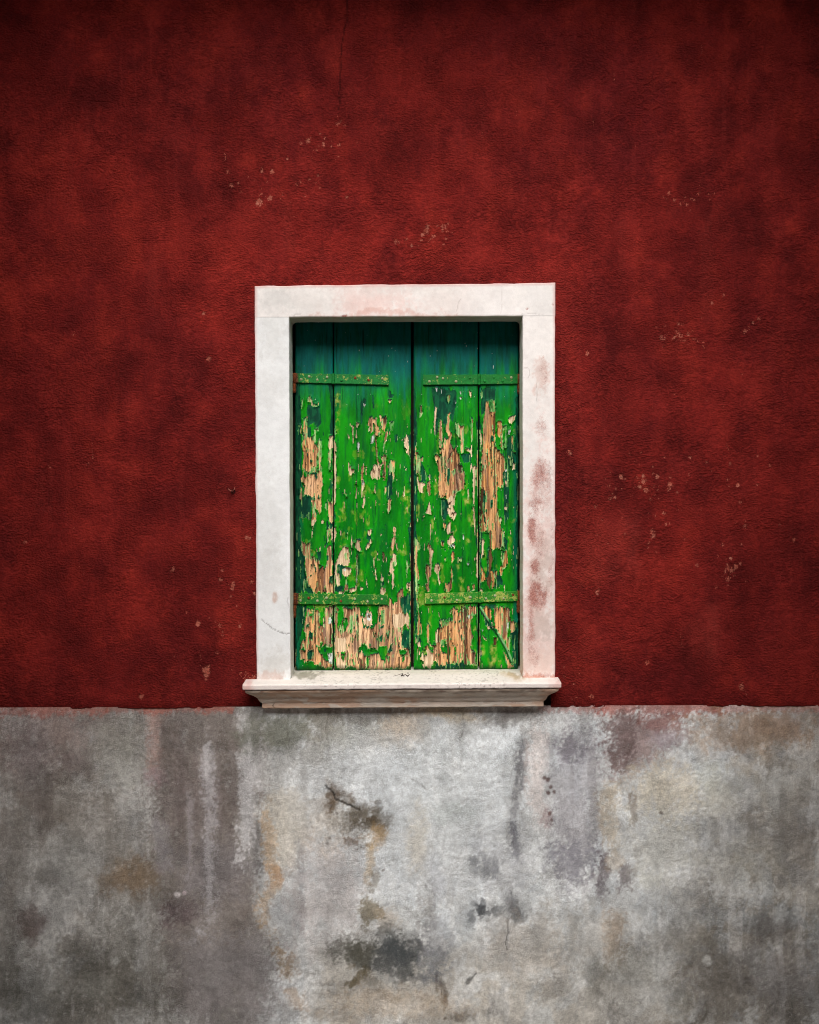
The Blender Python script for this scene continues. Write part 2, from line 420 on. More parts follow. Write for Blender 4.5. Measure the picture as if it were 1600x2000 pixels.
# ---- upper wall: red render
def build_red():
    st = 2.75
    px = np.arange(XL, XR + st, st, dtype=np.float32)
    top_py = 1000 - (TOPZ - ZC) / S
    py = np.arange(top_py, 1385 + st, st, dtype=np.float32)
    PX, PY = np.meshgrid(px, py)
    # the last rows follow the joint
    b = band(PX)
    PY = top_py + (PY - top_py) * (b - top_py) / (py[-1] - top_py)
    dark, mid, hot = lin(88, 20, 19), lin(110, 27, 24), lin(134, 38, 30)
    big = fbm(PX / 190, PY / 220, 3, 6, 0.6); med = fbm(PX / 50, PY / 62, 8, 6, 0.62); vs = fbm(PX / 26, PY / 210, 12, 4, 0.6)
    t = (big - 0.5) * 1.2 + (med - 0.5) * 1.5 + (vs - 0.5) * 0.45 + 0.5
    c = Canvas(PX, PY, mid, 21)
    t = np.clip(t, 0, 1)[..., None]
    c.col = np.where(t < 0.5, lerp(dark, mid, t * 2), lerp(mid, hot, t * 2 - 1)).astype(np.float32)
    HOT = lin(148, 41, 34); DK = lin(78, 16, 17); PK = lin(146, 54, 46); PL = lin(92, 24, 29)
    for x, y, rx, ry, k, a in (
        (600, 470, 150, 90, HOT, .55), (1115, 560, 50, 80, HOT, .55), (800, 380, 160, 60, HOT, .35), (960, 500, 120, 50, HOT, .45),
        (1180, 440, 120, 60, HOT, .3), (720, 120, 60, 120, HOT, .3), (870, 160, 160, 90, HOT, .25), (420, 560, 70, 90, HOT, .35),
        (455, 700, 40, 120, HOT, .35), (250, 450, 90, 70, HOT, .22), (180, 340, 80, 60, HOT, .2), (470, 910, 30, 30, HOT, .5),
        (1190, 1080, 60, 60, PK, .4), (1330, 1080, 60, 60, HOT, .35), (1370, 1240, 35, 60, PK, .28), (1260, 1180, 60, 70, HOT, .45),
        (1210, 820, 90, 70, HOT, .3), (1410, 800, 60, 120, HOT, .3), (1130, 760, 30, 90, HOT, .35), (1500, 1000, 80, 120, HOT, .2),
        (240, 1180, 80, 50, HOT, .35), (200, 1010, 60, 60, HOT, .25), (60, 1050, 60, 200, HOT, .15), (80, 1250, 50, 60, HOT, .2),
        (340, 1260, 60, 110, DK, .6), (420, 1330, 90, 45, DK, .55), (300, 700, 80, 70, DK, .4), (260, 980, 50, 80, DK, .35),
        (1160, 640, 70, 60, DK, .45), (1110, 900, 30, 60, DK, .4), (1240, 1060, 22, 30, DK, .6), (1180, 1300, 130, 40, DK, .45),
        (1330, 1330, 140, 35, DK, .45), (1510, 1180, 80, 90, DK, .4), (1480, 640, 90, 60, DK, .4), (1220, 280, 110, 60, PL, .4),
        (1190, 150, 130, 70, PL, .4), (540, 120, 130, 70, PL, .4), (380, 390, 60, 60, DK, .4), (430, 180, 90, 60, DK, .35),
        (700, 150, 22, 180, DK, .35), (560, 250, 60, 50, PL, .3), (920, 250, 100, 50, DK, .25), (1040, 60, 120, 60, PL, .4),
        (110, 760, 90, 80, DK, .35), (450, 830, 50, 60, DK, .3), (1430, 470, 70, 60, DK, .35), (1260, 720, 60, 40, DK, .3)):
        c.blob(x, y, rx, ry, k, a * 0.8, soft=0.85, grain=0.7, warp=1.5)
    pa = sstep(0.575, 0.595, fbm(PX / 58 + c.w1, PY / 70 + c.w2, 33, 7, 0.6)); pb_ = sstep(0.585, 0.605, fbm(PX / 44 - c.w2, PY / 66 + c.w1, 35, 7, 0.6))
    c.col += (lin(98, 24, 25) - c.col) * (pa * 0.28)[..., None]; c.col += (lin(142, 42, 36) - c.col) * (pb_ * 0.22)[..., None]
    rs = sstep(0.60, 0.72, fbm(PX / 7, PY / 240, 37, 4, 0.6)) * sstep(0.45, 0.65, fbm(PX / 120, PY / 160, 38, 3))
    c.col += (lin(140, 48, 42) - c.col) * (rs * 0.16)[..., None]
    # red darker damp line just above the joint, faint vertical run marks
    c.streak([(x, band(x) - 14) for x in range(-100, 1701, 100)], 14, lin(88, 17, 17), 0.4, 0.9, 0.6, 0.3)
    for x, y0, y1, a in ((1235, 1010, 1130, .25), (1390, 1180, 1300, .25), (300, 480, 640, .15), (1380, 420, 640, .15), (560, 380, 520, .18)):
        c.streak([(x, y0), (x + 3, y1)], 14, PK, a, 0.9, 1.0)
    d1 = c.crack([(679, -40), (676, 40), (668, 90), (666, 140), (663, 175), (661, 215)], 1.5, lin(40, 8, 8), 0.75)
    d2 = c.crack([(350, 92), (420, 90), (480, 94), (560, 92)], 1.3, lin(52, 10, 10), 0.35)
    # flaked spots: density field, broken up finely by the material
    chip = np.zeros(PX.shape, np.float32)
    rnd = random.Random(7)
    spots = [(660,242,4,1),(602,274,5,1),(588,279,3,1),(512,332,4,1),(532,335,4,1),(445,335,4,.9),(452,362,4,1),(506,395,7,1.1),(527,387,5,1),
        (580,360,3,.9),(677,385,3,.9),(775,472,6,.8),(832,450,6,1),(836,444,4,1),(867,442,5,1),(825,458,4,1),(805,480,4,.9),(846,460,3,.9),(875,437,3,.9),
        (1307,377,3,.9),(1318,390,3,.9),(1342,399,3,1),(1365,378,3,.9),(877,406,3,.7),(920,415,3,.7),
        (1324,648,6,.8),(1330,655,5,.8),(1318,660,5,.75),(1292,660,4,.9),(1345,652,4,.85),(1325,632,4,.8),(1456,647,4,1),(1464,640,3,.9),(1472,630,3,.9),(1484,622,3,.9),
        (1375,676,3,.8),(1258,940,5,1),(1262,957,5,1.1),(1250,951,4,1),(1258,930,4,1),(1284,931,4,1),(1309,947,5,1.1),(1306,956,3,1),(1214,931,5,1),(1270,975,3,.9),
        (1201,972,3,1),(1192,973,3,1),(1164,989,3,1),(1276,1046,5,1.1),(1274,1038,4,1),(1268,1060,3,.9),(1297,1003,4,.8),(1430,1114,4,1.1),(1422,1110,4,1),(1438,1106,4,1),(1446,1101,3,1),
        (1423,1131,4,1.1),(1412,1064,3,1),(1428,1090,3,1),(1551,1055,3,1.1),(1456,1028,4,.9),(1362,1104,3,.9),(1441,948,3,1),(1427,905,3,1),(1349,894,3,1),(1504,909,3,.9),(1379,903,3,.7),
        (1168,1154,5,.9),(1167,1160,3,.9),(1265,1295,4,1),(1449,1345,4,1),(1446,1340,3,1),(1155,1361,5,.9),(1113,883,5,.9),(1147,690,4,1.1),(1391,592,3,1),(1414,577,3,.9),
        (398,612,3,1.1),(408,701,5,1.1),(143,652,4,.8),(128,632,3,.6),(482,1050,4,1.2),(487,1051,3,1),(455,1143,4,1.2),(454,1150,3,1),(387,1218,5,1.2),(403,1308,8,1.2),(404,1318,6,1.1),(402,1326,3,1),
        (276,1361,5,1),(49,1059,3,.9),(339,1110,3,1),(335,1115,3,.9),(431,1132,3,1.1),(429,1222,4,1),(469,1222,3,1.1),(434,1115,3,1),(492,1137,3,1),(497,1160,3,1.2),(96,912,3,.7),(171,906,3,.6),
        (163,1120,5,.5),(176,1134,5,.5),(155,1106,4,.5),(144,1032,3,.7),(425,1275,3,.9),(1510,600,3,.5),(487,1325,6,.7),(495,1323,4,.9),(478,1326,4,.7)]
    for (cx, cy, sx, sy, n) in ((500, 370, 60, 40, 22), (640, 270, 40, 40, 22), (840, 455, 40, 25, 22), (1322, 650, 42, 28, 40), (1258, 950, 60, 40, 34), (1430, 1115, 30, 30, 16),
                                (1340, 385, 50, 20, 16), (1250, 1010, 90, 60, 24), (430, 1180, 60, 90, 26), (1400, 1000, 150, 200, 40), (480, 1318, 24, 8, 22), (1120, 1330, 30, 40, 12), (580, 350, 60, 50, 18)):
        for _ in range(n): spots.append((rnd.gauss(cx, sx * .6), rnd.gauss(cy, sy * .6), rnd.uniform(1.2, 2.6), rnd.uniform(.55, .95)))
    for x, y, r, a in spots:
        r = r * 0.95; a = a * 0.97
        j = (px > x - 3 * r - 6) & (px < x + 3 * r + 6); i = (py > y - 3 * r - 6) & (py < y + 3 * r + 6)
        if not (i.any() and j.any()): continue
        ii = np.where(i)[0]; jj = np.where(j)[0]; sl = (slice(ii[0], ii[-1] + 1), slice(jj[0], jj[-1] + 1))
        dd = np.hypot(PX[sl] - x, (PY[sl] - y) * 0.9) / (r + 1.2)
        chip[sl] = np.maximum(chip[sl], a * np.clip(1.45 - dd, 0, 1))
    # thin pale scratches
    for x, y, l, dx in ((389, 1284, 16, 4), (1421, 872, 20, 2), (440, 305, 8, 0), (1098, 98, 6, 0), (1200, 148, 7, 0), (1242, 284, 6, 0), (942, 262, 6, 0), (1008, 224, 5, 0), (1160, 241, 5, 0),
                        (180, 880, 16, 2), (700, 1, 4, 0), (1370, 95, 10, 2), (1450, 1345, 12, 8), (1330, 1250, 14, 4)):
        m = (line_dist(PX, PY, [(x, y - l), (x + dx, y + l)]) < 1.7)
        chip[m] = np.maximum(chip[m], 0.62)
    y = (fbm(PX / 6.0, PY / 5.0, 40, 2) - 0.5) * 0.0034 * (0.4 + 1.2 * fbm(PX / 70, PY / 70, 47, 3)) + (fbm(PX / 34, PY / 34, 41, 3) - 0.5) * 0.005 + (fbm(PX / 260, PY / 260, 44, 2) - 0.5) * 0.012
    y = y + (d1 + d2) * 0.003 + pa * 0.0006
    edge = sstep(10, 0, b - PY)               # rounded bottom lip of the render coat
    y = y + edge * 0.004
    VX = (PX - 800) * S; VZ = ZC + (1000 - PY) * S
    VZ = VZ + sstep(6, 0, b - PY) * ((fbm(PX / 9, PY * 0, 48, 4) - 0.5) * 0.004 + sstep(.62, .72, fbm(PX / 30, PY * 0 + 4, 49, 3)) * 0.0015)
    # last row turned inwards to close the lip
    VX = np.vstack([VX, VX[-1:]]); VZ = np.vstack([VZ, VZ[-1:]]); Y = np.vstack([y, np.full((1, y.shape[1]), 0.03, np.float32)])
    col = np.vstack([c.col, c.col[-1:]]); chip = np.vstack([chip, chip[-1:]])
    cx = (PX[:-1, :-1] + PX[1:, 1:]) / 2; cy = (PY[:-1, :-1] + PY[1:, 1:]) / 2
    hole = ((cx > 507) & (cx < 1076) & (cy > 566)) | ((cx > 520) & (cx < 1052) & (cy > 1300))
    keep = np.vstack([~hole, ~hole[-1:]])
    return grid_mesh('upper_wall', VX, Y, VZ, M_RED, house, {'tint': col}, {'chip': chip}, keep)
build_red()

# ---- plinth: stained grey cement
def build_plinth():
    st = 2.2
    px = np.arange(XL, XR + st, st, dtype=np.float32)
    bot = 1000 + ZC / S
    n = int((bot - 1383) / st)
    f = np.linspace(0, 1, n, dtype=np.float32)
    PX, F = np.meshgrid(px, f)
    b = band(PX) - 3
    PY = b + (bot - b) * F
    g = lambda v, dr=0, dg=0, db=0: lin(v + dr, v + dg, v + db)
    LIGHT = lin(206, 208, 208); MIDL = lin(146, 142, 136); BR = lin(118, 107, 101)
    c = Canvas(PX, PY, LIGHT, 60)
    q = fbm(PX / 120, PY / 120, 71, 5); q2 = fbm(PX / 30, PY / 46, 75, 5)
    # broad zones: left weathered darker, centre pale, right warm grey
    wx = PX + c.w1 * 90
    left = 1 - sstep(470, 560, wx); right = sstep(1380, 1480, wx + (PY - 1500) * 0.35)
    lowr = sstep(1740, 1900, PY + c.w2 * 120) * sstep(1100, 1400, wx); lowl = sstep(1780, 1950, PY + c.w2 * 120) * left
    def mixin(col, m):
        c.col += (np.asarray(col, np.float32) - c.col) * m[..., None]
    mixin(MIDL, left * 0.95); mixin(lin(148, 142, 132), right * 0.9)
    mixin(lin(106, 101, 94), lowr * 0.75); mixin(lin(98, 95, 88), lowl * 0.7)  # lower corners: stain tone with some corner shade painted in
    mixin(lin(166, 158, 146), sstep(1800, 1900, PY + c.w2 * 60) * sstep(560, 640, wx) * (1 - lowr) * 0.75)
    mot = np.clip(1 + (q - 0.5) * 0.6 + (q2 - 0.5) * 0.6, 0.5, 1.5)
    c.col *= mot[..., None]
    # washes: lime bloom, damp grey, vertical run-off, all broken up to the finest grain
    qa = fbm(PX / 90 + c.w1 * 1.2, PY / 120 + c.w2, 81, 7, 0.62); qb = fbm(PX / 70 - c.w2, PY / 90 + c.w1, 83, 7, 0.62)
    qv = fbm(PX / 17 + c.w1 * 0.8, PY / 230, 85, 6, 0.6); qs = fbm(PX / 6, PY / 7, 87, 4, 0.65)
    mixin(lin(214, 216, 216), c.dis(sstep(0.50, 0.66, qa), 1.0) * (0.55 - 0.3 * left - 0.3 * lowr))
    mixin(lin(134, 136, 138), c.dis(sstep(0.54, 0.70, qb), 1.0) * 0.40)
    mixin(lin(168, 178, 186), c.dis(sstep(0.52, 0.66, 1 - qb), 1.0) * 0.28 * (1 - left))
    mixin(lin(112, 104, 98), c.dis(sstep(0.54, 0.70, qv), 1.2) * 0.42 * sstep(1800, 1500, PY))
    mixin(lin(206, 204, 202), c.dis(sstep(0.56, 0.70, 1 - qv), 1.2) * 0.32)
    mixin(lin(100, 97, 94), sstep(0.62, 0.76, qs) * 0.24); mixin(lin(218, 216, 212), sstep(0.60, 0.74, 1 - qs) * 0.25)
    cr = fbm(PX / 46 + c.w1, PY / 60 + c.w2, 95, 7, 0.6)
    crust = sstep(0.575, 0.60, cr) * (0.5 + 0.5 * c.tx)
    mixin(lin(216, 217, 215), crust * (0.34 - 0.16 * left - 0.12 * lowr))
    worn = sstep(0.60, 0.62, fbm(PX / 34 - c.w2, PY / 44 + c.w1, 97, 7, 0.62))
    mixin(lin(122, 117, 112), worn * 0.30)
    B = c.blob; P = c.poly; T = c.streak
    rn = random.Random(77)
    def mould(x, y, rx, ry, k, n, a=.75):
        for _ in range(n):
            f_ = rn.uniform(.12, .5)
            B(rn.gauss(x, rx * .42), rn.gauss(y, ry * .42), rx * f_ * rn.uniform(.6, 1.3), ry * f_ * rn.uniform(.7, 1.5), k, a * rn.uniform(.5, 1), .7, 1.4, .5)
    B(780, 1540, 170, 150, lin(214, 219, 222), .6, .9, .9, 1.5); B(960, 1520, 60, 120, lin(212, 216, 218), .55, .9, .9, 1.4); B(860, 1680, 110, 90, lin(204, 206, 208), .45, .9, .9, 1.4)
    # --- left part
    P([(285, 1380), (505, 1380), (515, 1560), (500, 1700), (530, 1840), (540, 1990), (330, 2000), (320, 1840), (300, 1700), (290, 1520)], BR, .75, 15, 1.3, 1.6)
    P([(340, 1830), (520, 1830), (570, 1900), (600, 2010), (340, 2010)], lin(128, 126, 130), .45, 14, 1.2)
    B(420, 1700, 80, 60, lin(125, 120, 122), .6, .8); B(390, 1560, 70, 60, lin(112, 100, 98), .5, .8)
    B(100, 1430, 110, 70, lin(140, 118, 112), .5, .9); B(60, 1480, 40, 90, lin(104, 94, 94), .6, .8); B(140, 1490, 30, 30, lin(94, 84, 84), .5, .9)
    B(230, 1470, 50, 60, lin(152, 150, 142), .7, .8); B(110, 1580, 80, 60, lin(128, 120, 110), .6, .9); B(190, 1620, 70, 60, lin(122, 116, 108), .5, .9)
    B(80, 1570, 22, 70, lin(92, 84, 82), .5, .9); B(30, 1700, 30, 80, lin(112, 106, 100), .5, .9); B(90, 1715, 22, 28, lin(86, 80, 76), .55, .9)
    B(255, 1712, 55, 36, lin(128, 104, 76), .75, .7); B(300, 1740, 40, 60, lin(98, 92, 84), .5, .9); B(60, 1800, 26, 36, lin(88, 70, 66), .65, .8)
    B(120, 1690, 90, 50, lin(128, 127, 122), .5, .9); B(250, 1840, 60, 50, lin(116, 113, 106), .5, .9); B(180, 1880, 60, 40, lin(82, 79, 73), .6, .9)
    B(260, 1940, 90, 50, lin(88, 84, 77), .55, .9); B(60, 1950, 80, 50, lin(88, 86, 80), .6, .9); B(190, 1930, 36, 22, lin(122, 122, 116), .45, .9)
    B(230, 1880, 8, 7, lin(176, 176, 172), .7, .6); B(345, 1747, 6, 5, lin(205, 198, 198), .9, .5, .4, .3); B(359, 1744, 4, 4, lin(190, 175, 178), .8, .5, .4, .3)
    T([(300, 1375), (303, 1440), (298, 1540)], 14, lin(184, 150, 140), .5, .9); T([(292, 1500), (310, 1540)], 20, lin(150, 132, 136), .5, .9)
    T([(325, 1390), (330, 1560)], 16, lin(86, 76, 72), .55, .9); T([(355, 1400), (352, 1690)], 14, lin(96, 84, 82), .45, .9)
    T([(440, 1400), (445, 1660)], 12, lin(98, 88, 82), .5, .9); T([(500, 1600), (505, 1720)], 12, lin(96, 92, 92), .55, .9)
    T([(483, 1380), (484, 1450), (485, 1560), (478, 1650), (470, 1720)], 20, lin(204, 202, 202), .8, .6, 1.3, 1.0)
    T([(408, 1430), (406, 1500), (410, 1600), (408, 1700), (412, 1780), (395, 1820), (365, 1845)], 13, lin(186, 182, 184), .6, .8, 1.4, .4)
    T([(405, 1450), (403, 1530)], 5, lin(190, 186, 186), .6, .8, 1.4, .4); T([(310, 1600), (318, 1700), (345, 1720)], 16, lin(146, 142, 146), .5, .9, 1.4)
    P([(310, 1790), (325, 1760), (350, 1758), (388, 1772), (380, 1806), (310, 1808)], lin(86, 70, 74), .7, 6, 1.2, .9)
    T([(370, 1530), (372, 1640), (366, 1740)], 8, lin(168, 162, 164), .4, .9, 1.6)
    # joint bleeding red
    for x0, x1, a, dn in ((-90, 200, .55, 16), (210, 290, .4, 9), (290, 325, .55, 12), (390, 452, .6, 10), (330, 390, .35, 8), (1065, 1180, .5, 12), (1180, 1400, .75, 20), (1400, 1700, .5, 13)):
        T([(x0, band(x0)), (x1, band(x1))], dn, lin(164, 84, 68), a, .9, 1.4, .8)
    # --- below the sill
    B(545, 1425, 70, 38, lin(116, 117, 104), .85, .6); B(640, 1420, 40, 40, lin(118, 112, 98), .75, .7); B(620, 1470, 22, 30, lin(128, 122, 108), .6, .8)
    B(705, 1430, 60, 36, lin(176, 176, 166), .5, .8); B(780, 1430, 40, 36, lin(200, 176, 146), .55, .8); B(730, 1450, 26, 22, lin(208, 208, 206), .7, .7)
    B(870, 1396, 60, 14, lin(190, 164, 118), .7, .8); B(990, 1398, 46, 18, lin(96, 90, 84), .75, .8); B(905, 1410, 20, 26, lin(140, 138, 132), .5, .8)
    B(720, 1400, 60, 12, lin(112, 106, 96), .6, .9); B(825, 1430, 22, 30, lin(150, 150, 146), .5, .8); B(560, 1480, 44, 30, lin(150, 150, 148), .6, .8)
    B(590, 1495, 50, 30, lin(176, 174, 170), .5, .8)
    # --- tide mark patch
    P([(522, 1545), (560, 1535), (600, 1560), (606, 1640), (575, 1690), (560, 1720), (540, 1700), (528, 1640), (516, 1580)], lin(194, 186, 172), .75, 6)
    T([(516, 1570), (522, 1640), (532, 1690), (545, 1720), (522, 1752), (512, 1778), (518, 1810), (535, 1845)], 15, lin(188, 162, 130), .65, .8, 1.2, .5)
    T([(534, 1690), (548, 1715), (540, 1740)], 13, lin(172, 128, 82), .5, .9, 1.2, .4)
    T([(545, 1850), (560, 1880), (566, 1920)], 16, lin(138, 116, 88), .7, .9, 1.2, .5); T([(570, 1930), (590, 1980)], 14, lin(170, 142, 112), .5, .9)
    B(560, 1780, 34, 34, lin(150, 152, 154), .6, .8); T([(586, 1640), (590, 1740), (592, 1830)], 8, lin(120, 122, 126), .55, .9, 1.2)
    B(580, 1810, 10, 22, lin(105, 107, 112), .5, .9)
    B(640, 1740, 70, 110, lin(180, 169, 166), .55, .9); B(650, 1610, 40, 60, lin(182, 168, 150), .5, .9); B(590, 1580, 30, 40, lin(180, 178, 174), .5, .9)
    B(700, 1490, 60, 50, lin(200, 202, 202), .5, .9); B(790, 1600, 50, 120, lin(196, 200, 202), .5, .9); B(770, 1640, 20, 20, lin(212, 214, 214), .5, .8)
    B(860, 1560, 70, 120, lin(196, 198, 196), .45, .9); B(820, 1640, 20, 60, lin(206, 196, 178), .5, .9); B(880, 1590, 40, 20, lin(178, 184, 182), .5, .9)
    # --- crack and mould
    B(700, 1605, 50, 34, lin(130, 124, 114), .6, .9, 1.3); mould(706, 1604, 52, 34, lin(96, 88, 76), 24, .55); mould(660, 1562, 26, 26, lin(110, 98, 84), 12, .6); mould(722, 1610, 18, 14, lin(74, 62, 46), 7)
    B(738, 1632, 22, 18, lin(168, 140, 100), .7, .8); B(690, 1645, 14, 10, lin(110, 88, 70), .6, .8, 1.4); T([(727, 1640), (722, 1690), (716, 1735)], 9, lin(186, 164, 130), .6, .9)
    B(735, 1720, 10, 22, lin(120, 110, 92), .6, .9, 1.3); B(652, 1560, 14, 26, lin(112, 92, 72), .6, .8)
    B(732, 1782, 22, 24, lin(112, 100, 72), .8, .7, 1.3); B(760, 1800, 26, 26, lin(176, 158, 134), .5, .9)
    B(740, 1868, 90, 46, lin(150, 148, 142), .6, .9, 1.4); mould(705, 1862, 54, 38, lin(78, 76, 68), 26, .6); mould(700, 1915, 32, 24, lin(92, 82, 62), 13, .6)
    mould(782, 1862, 54, 46, lin(70, 73, 74), 30, .62); mould(770, 1892, 40, 24, lin(92, 92, 90), 10, .6); mould(815, 1848, 20, 14, lin(66, 66, 66), 7)
    mould(832, 1902, 24, 20, lin(100, 102, 106), 7, .6); mould(864, 1935, 14, 30, lin(72, 58, 46), 8)
    B(830, 1780, 18, 60, lin(132, 124, 118), .5, .9, 1.4); B(850, 1840, 30, 50, lin(140, 142, 148), .5, .9, 1.4); B(850, 1720, 20, 40, lin(162, 164, 170), .5, .9)
    T([(930, 1902), (912, 1920)], 4, lin(84, 84, 82), .8, .8); B(908, 1985, 22, 10, lin(92, 86, 78), .8, .7); B(760, 1960, 120, 30, lin(176, 156, 132), .5, .9)
    # --- dark runs right of centre
    T([(1022, 1430), (1018, 1500), (1014, 1560)], 12, lin(112, 111, 114), .85, .8, 1.4, .4); T([(1000, 1600), (1004, 1640), (1012, 1690)], 9, lin(88, 88, 94), .9, .8, 1.4, .4)
    T([(1010, 1540), (1002, 1600)], 9, lin(120, 118, 120), .7, .9, 1.4, .4); mould(945, 1690, 30, 28, lin(100, 102, 104), 14, .6)
    mould(945, 1774, 28, 28, lin(78, 80, 83), 18, .62); mould(1010, 1776, 32, 32, lin(92, 94, 97), 18, .6); mould(996, 1748, 14, 16, lin(80, 80, 82), 6)
    B(930, 1640, 10, 26, lin(150, 152, 156), .5, .9, 1.4); B(990, 1690, 50, 60, lin(172, 172, 176), .4, .9)
    T([(1052, 1400), (1050, 1520), (1058, 1640)], 20, lin(216, 205, 200), .7, .8)
    P([(1078, 1420), (1165, 1415), (1180, 1540), (1170, 1700), (1130, 1770), (1095, 1740), (1078, 1620)], lin(150, 146, 152), .6, 12, 1.3, 1.3)
    B(1110, 1465, 34, 26, lin(122, 116, 124), .7, .8, 1.4); B(1120, 1680, 50, 40, lin(122, 120, 128), .6, .8, 1.5); B(1105, 1530, 26, 20, lin(176, 176, 178), .5, .8, 1.4)
    for x, y in ((1073, 1524), (1078, 1538), (1072, 1549), (1085, 1548), (1076, 1588), (1080, 1600), (1066, 1520)): B(x, y, 4, 4, lin(84, 56, 50), .85, .5, .5, .3)
    B(1075, 1595, 12, 16, lin(140, 110, 108), .5, .8)
    P([(1182, 1392), (1352, 1392), (1352, 1425), (1315, 1450), (1260, 1495), (1215, 1525), (1185, 1500)], lin(140, 112, 108), .7, 12, 1.3, 1.2)
    B(1215, 1440, 34, 56, lin(104, 84, 82), .75, .7, 1.3); B(1290, 1410, 40, 18, lin(140, 90, 84), .6, .8, 1.3); B(1310, 1440, 36, 16, lin(156, 148, 156), .5, .9, 1.3)
    B(1300, 1545, 70, 55, lin(212, 202, 182), .75, .8); P([(1358, 1486), (1412, 1484), (1410, 1552), (1380, 1556), (1356, 1530)], lin(206, 210, 206), .8, 5)
    B(1370, 1450, 16, 22, lin(198, 190, 180), .6, .9); T([(1195, 1530), (1188, 1600), (1196, 1670)], 22, lin(194, 178, 152), .65, .9); T([(1236, 1545), (1234, 1625)], 11, lin(128, 116, 104), .75, .9, 1.4)
    B(1180, 1715, 14, 44, lin(108, 98, 102), .8, .8, 1.4); B(1226, 1715, 18, 30, lin(112, 102, 102), .8, .7, 1.5); B(1205, 1690, 14, 22, lin(188, 172, 150), .5, .9)
    B(1300, 1650, 60, 80, lin(196, 194, 184), .6, .9); B(1275, 1720, 20, 20, lin(206, 206, 198), .6, .8); B(1150, 1830, 90, 50, lin(178, 172, 162), .5, .9)
    T([(1202, 1775), (1205, 1840), (1200, 1900)], 22, lin(162, 142, 120), .65, .8); B(1040, 1850, 70, 60, lin(180, 170, 158), .5, .9); B(1060, 1820, 18, 30, lin(152, 150, 146), .5, .9)
    B(1160, 1910, 30, 30, lin(118, 116, 108), .6, .8); B(1240, 1890, 40, 40, lin(126, 124, 116), .6, .9); B(1220, 1940, 60, 30, lin(128, 124, 116), .5, .9)
    B(1470, 1430, 110, 40, lin(158, 132, 106), .65, .8); B(1540, 1420, 70, 30, lin(128, 106, 90), .6, .9); B(1400, 1560, 40, 50, lin(168, 164, 148), .5, .9)
    B(1530, 1540, 80, 50, lin(150, 150, 144), .5, .9); B(1500, 1640, 60, 40, lin(130, 128, 124), .45, .9); B(1560, 1620, 20, 80, lin(120, 114, 108), .45, .9)
    B(1450, 1690, 70, 40, lin(152, 149, 138), .5, .9); B(1515, 1815, 50, 18, lin(84, 76, 70), .65, .8); B(1400, 1920, 60, 50, lin(90, 84, 78), .65, .9)
    B(1540, 1910, 70, 60, lin(112, 106, 104), .6, .9); B(1330, 1840, 60, 30, lin(120, 115, 106), .55, .9); B(1320, 1960, 22, 26, lin(140, 138, 130), .5, .9)
    B(1378, 1880, 7, 8, lin(188, 188, 184), .8, .6, .4, .5); B(1530, 1985, 30, 20, lin(70, 64, 60), .6, .9); B(1450, 1500, 30, 14, lin(188, 176, 156), .4, .9)
    for x, y, r in ((1290, 1588, 4), (750, 1700, 3), (640, 1650, 3), (660, 1590, 3), (870, 1990, 3), (645, 1640, 3), (562, 1900, 3)): B(x, y, r, r, lin(90, 78, 68), .8, .6, .5, .3)
    fine = fbm(PX / 4.2, PY / 4.2, 99, 2)
    c.col *= np.clip(1 + (fine - 0.5) * 0.30 + (c.tx - 0.5) * 0.12, 0.6, 1.4)[..., None]
    c.col *= np.array([1.13, 1.155, 1.18], np.float32)
    g1 = c.crack([(634, 1534), (650, 1548), (656, 1562), (674, 1570), (690, 1578), (702, 1582)], 1.9, lin(44, 36, 30), .85)
    g2 = c.crack([(990, 1800), (993, 1825), (989, 1842), (992, 1858)], 1.4, lin(84, 78, 72), .7)
    g3 = c.crack([(640, 1395), (637, 1425), (640, 1450)], 1.4, lin(100, 94, 86), .5)
    g4 = c.crack([(800, 1520), (826, 1535), (836, 1545)], 1.4, lin(100, 98, 94), .5)
    g5 = c.crack([(905, 1395), (906, 1420), (902, 1440)], 1.3, lin(100, 94, 88), .5)
    salt = np.clip(left * (0.35 + 1.6 * (fbm(PX / 60, PY / 70, 90, 3) - 0.45)) + 0.15, 0, 1) * sstep(250, 330, wx)
    y = 0.004 + (fbm(PX / 5.4, PY / 4.6, 50, 2) - 0.5) * 0.0026 * fbm(PX / 80, PY / 80, 57, 3) * 1.6 + (fbm(PX / 36, PY / 36, 51, 3) - 0.5) * 0.0045 + (fbm(PX / 260, PY / 200, 52, 2) - 0.5) * 0.010
    y = y - crust * 0.0007 + worn * 0.0009
    y = y + (g1 + g2 * .6 + g3 * .4 + g4 * .4 + g5 * .4) * 0.004
    VX = (PX - 800) * S; VZ = ZC + (1000 - PY) * S
    return grid_mesh('plinth', VX, y, VZ, M_PLINTH, house, {'tint': c.col}, {'salt': salt})
build_plinth()

# ---- masonry behind the render, with the window opening left free
bm = bmesh.new()
W0, W1 = X(540), X(1048)
ZT, ZB = Z(590), Z(1350)
bm_box(bm, X(XL), W0, 0.035, 0.40, 0.0, TOPZ)
bm_box(bm, W1, X(XR), 0.035, 0.40, 0.0, TOPZ)
bm_box(bm, W0, W1, 0.036, 0.40, ZT, TOPZ)
bm_box(bm, W0, W1, 0.036, 0.40, 0.0, ZB)
bm_obj('masonry', bm, M_MASON, house)

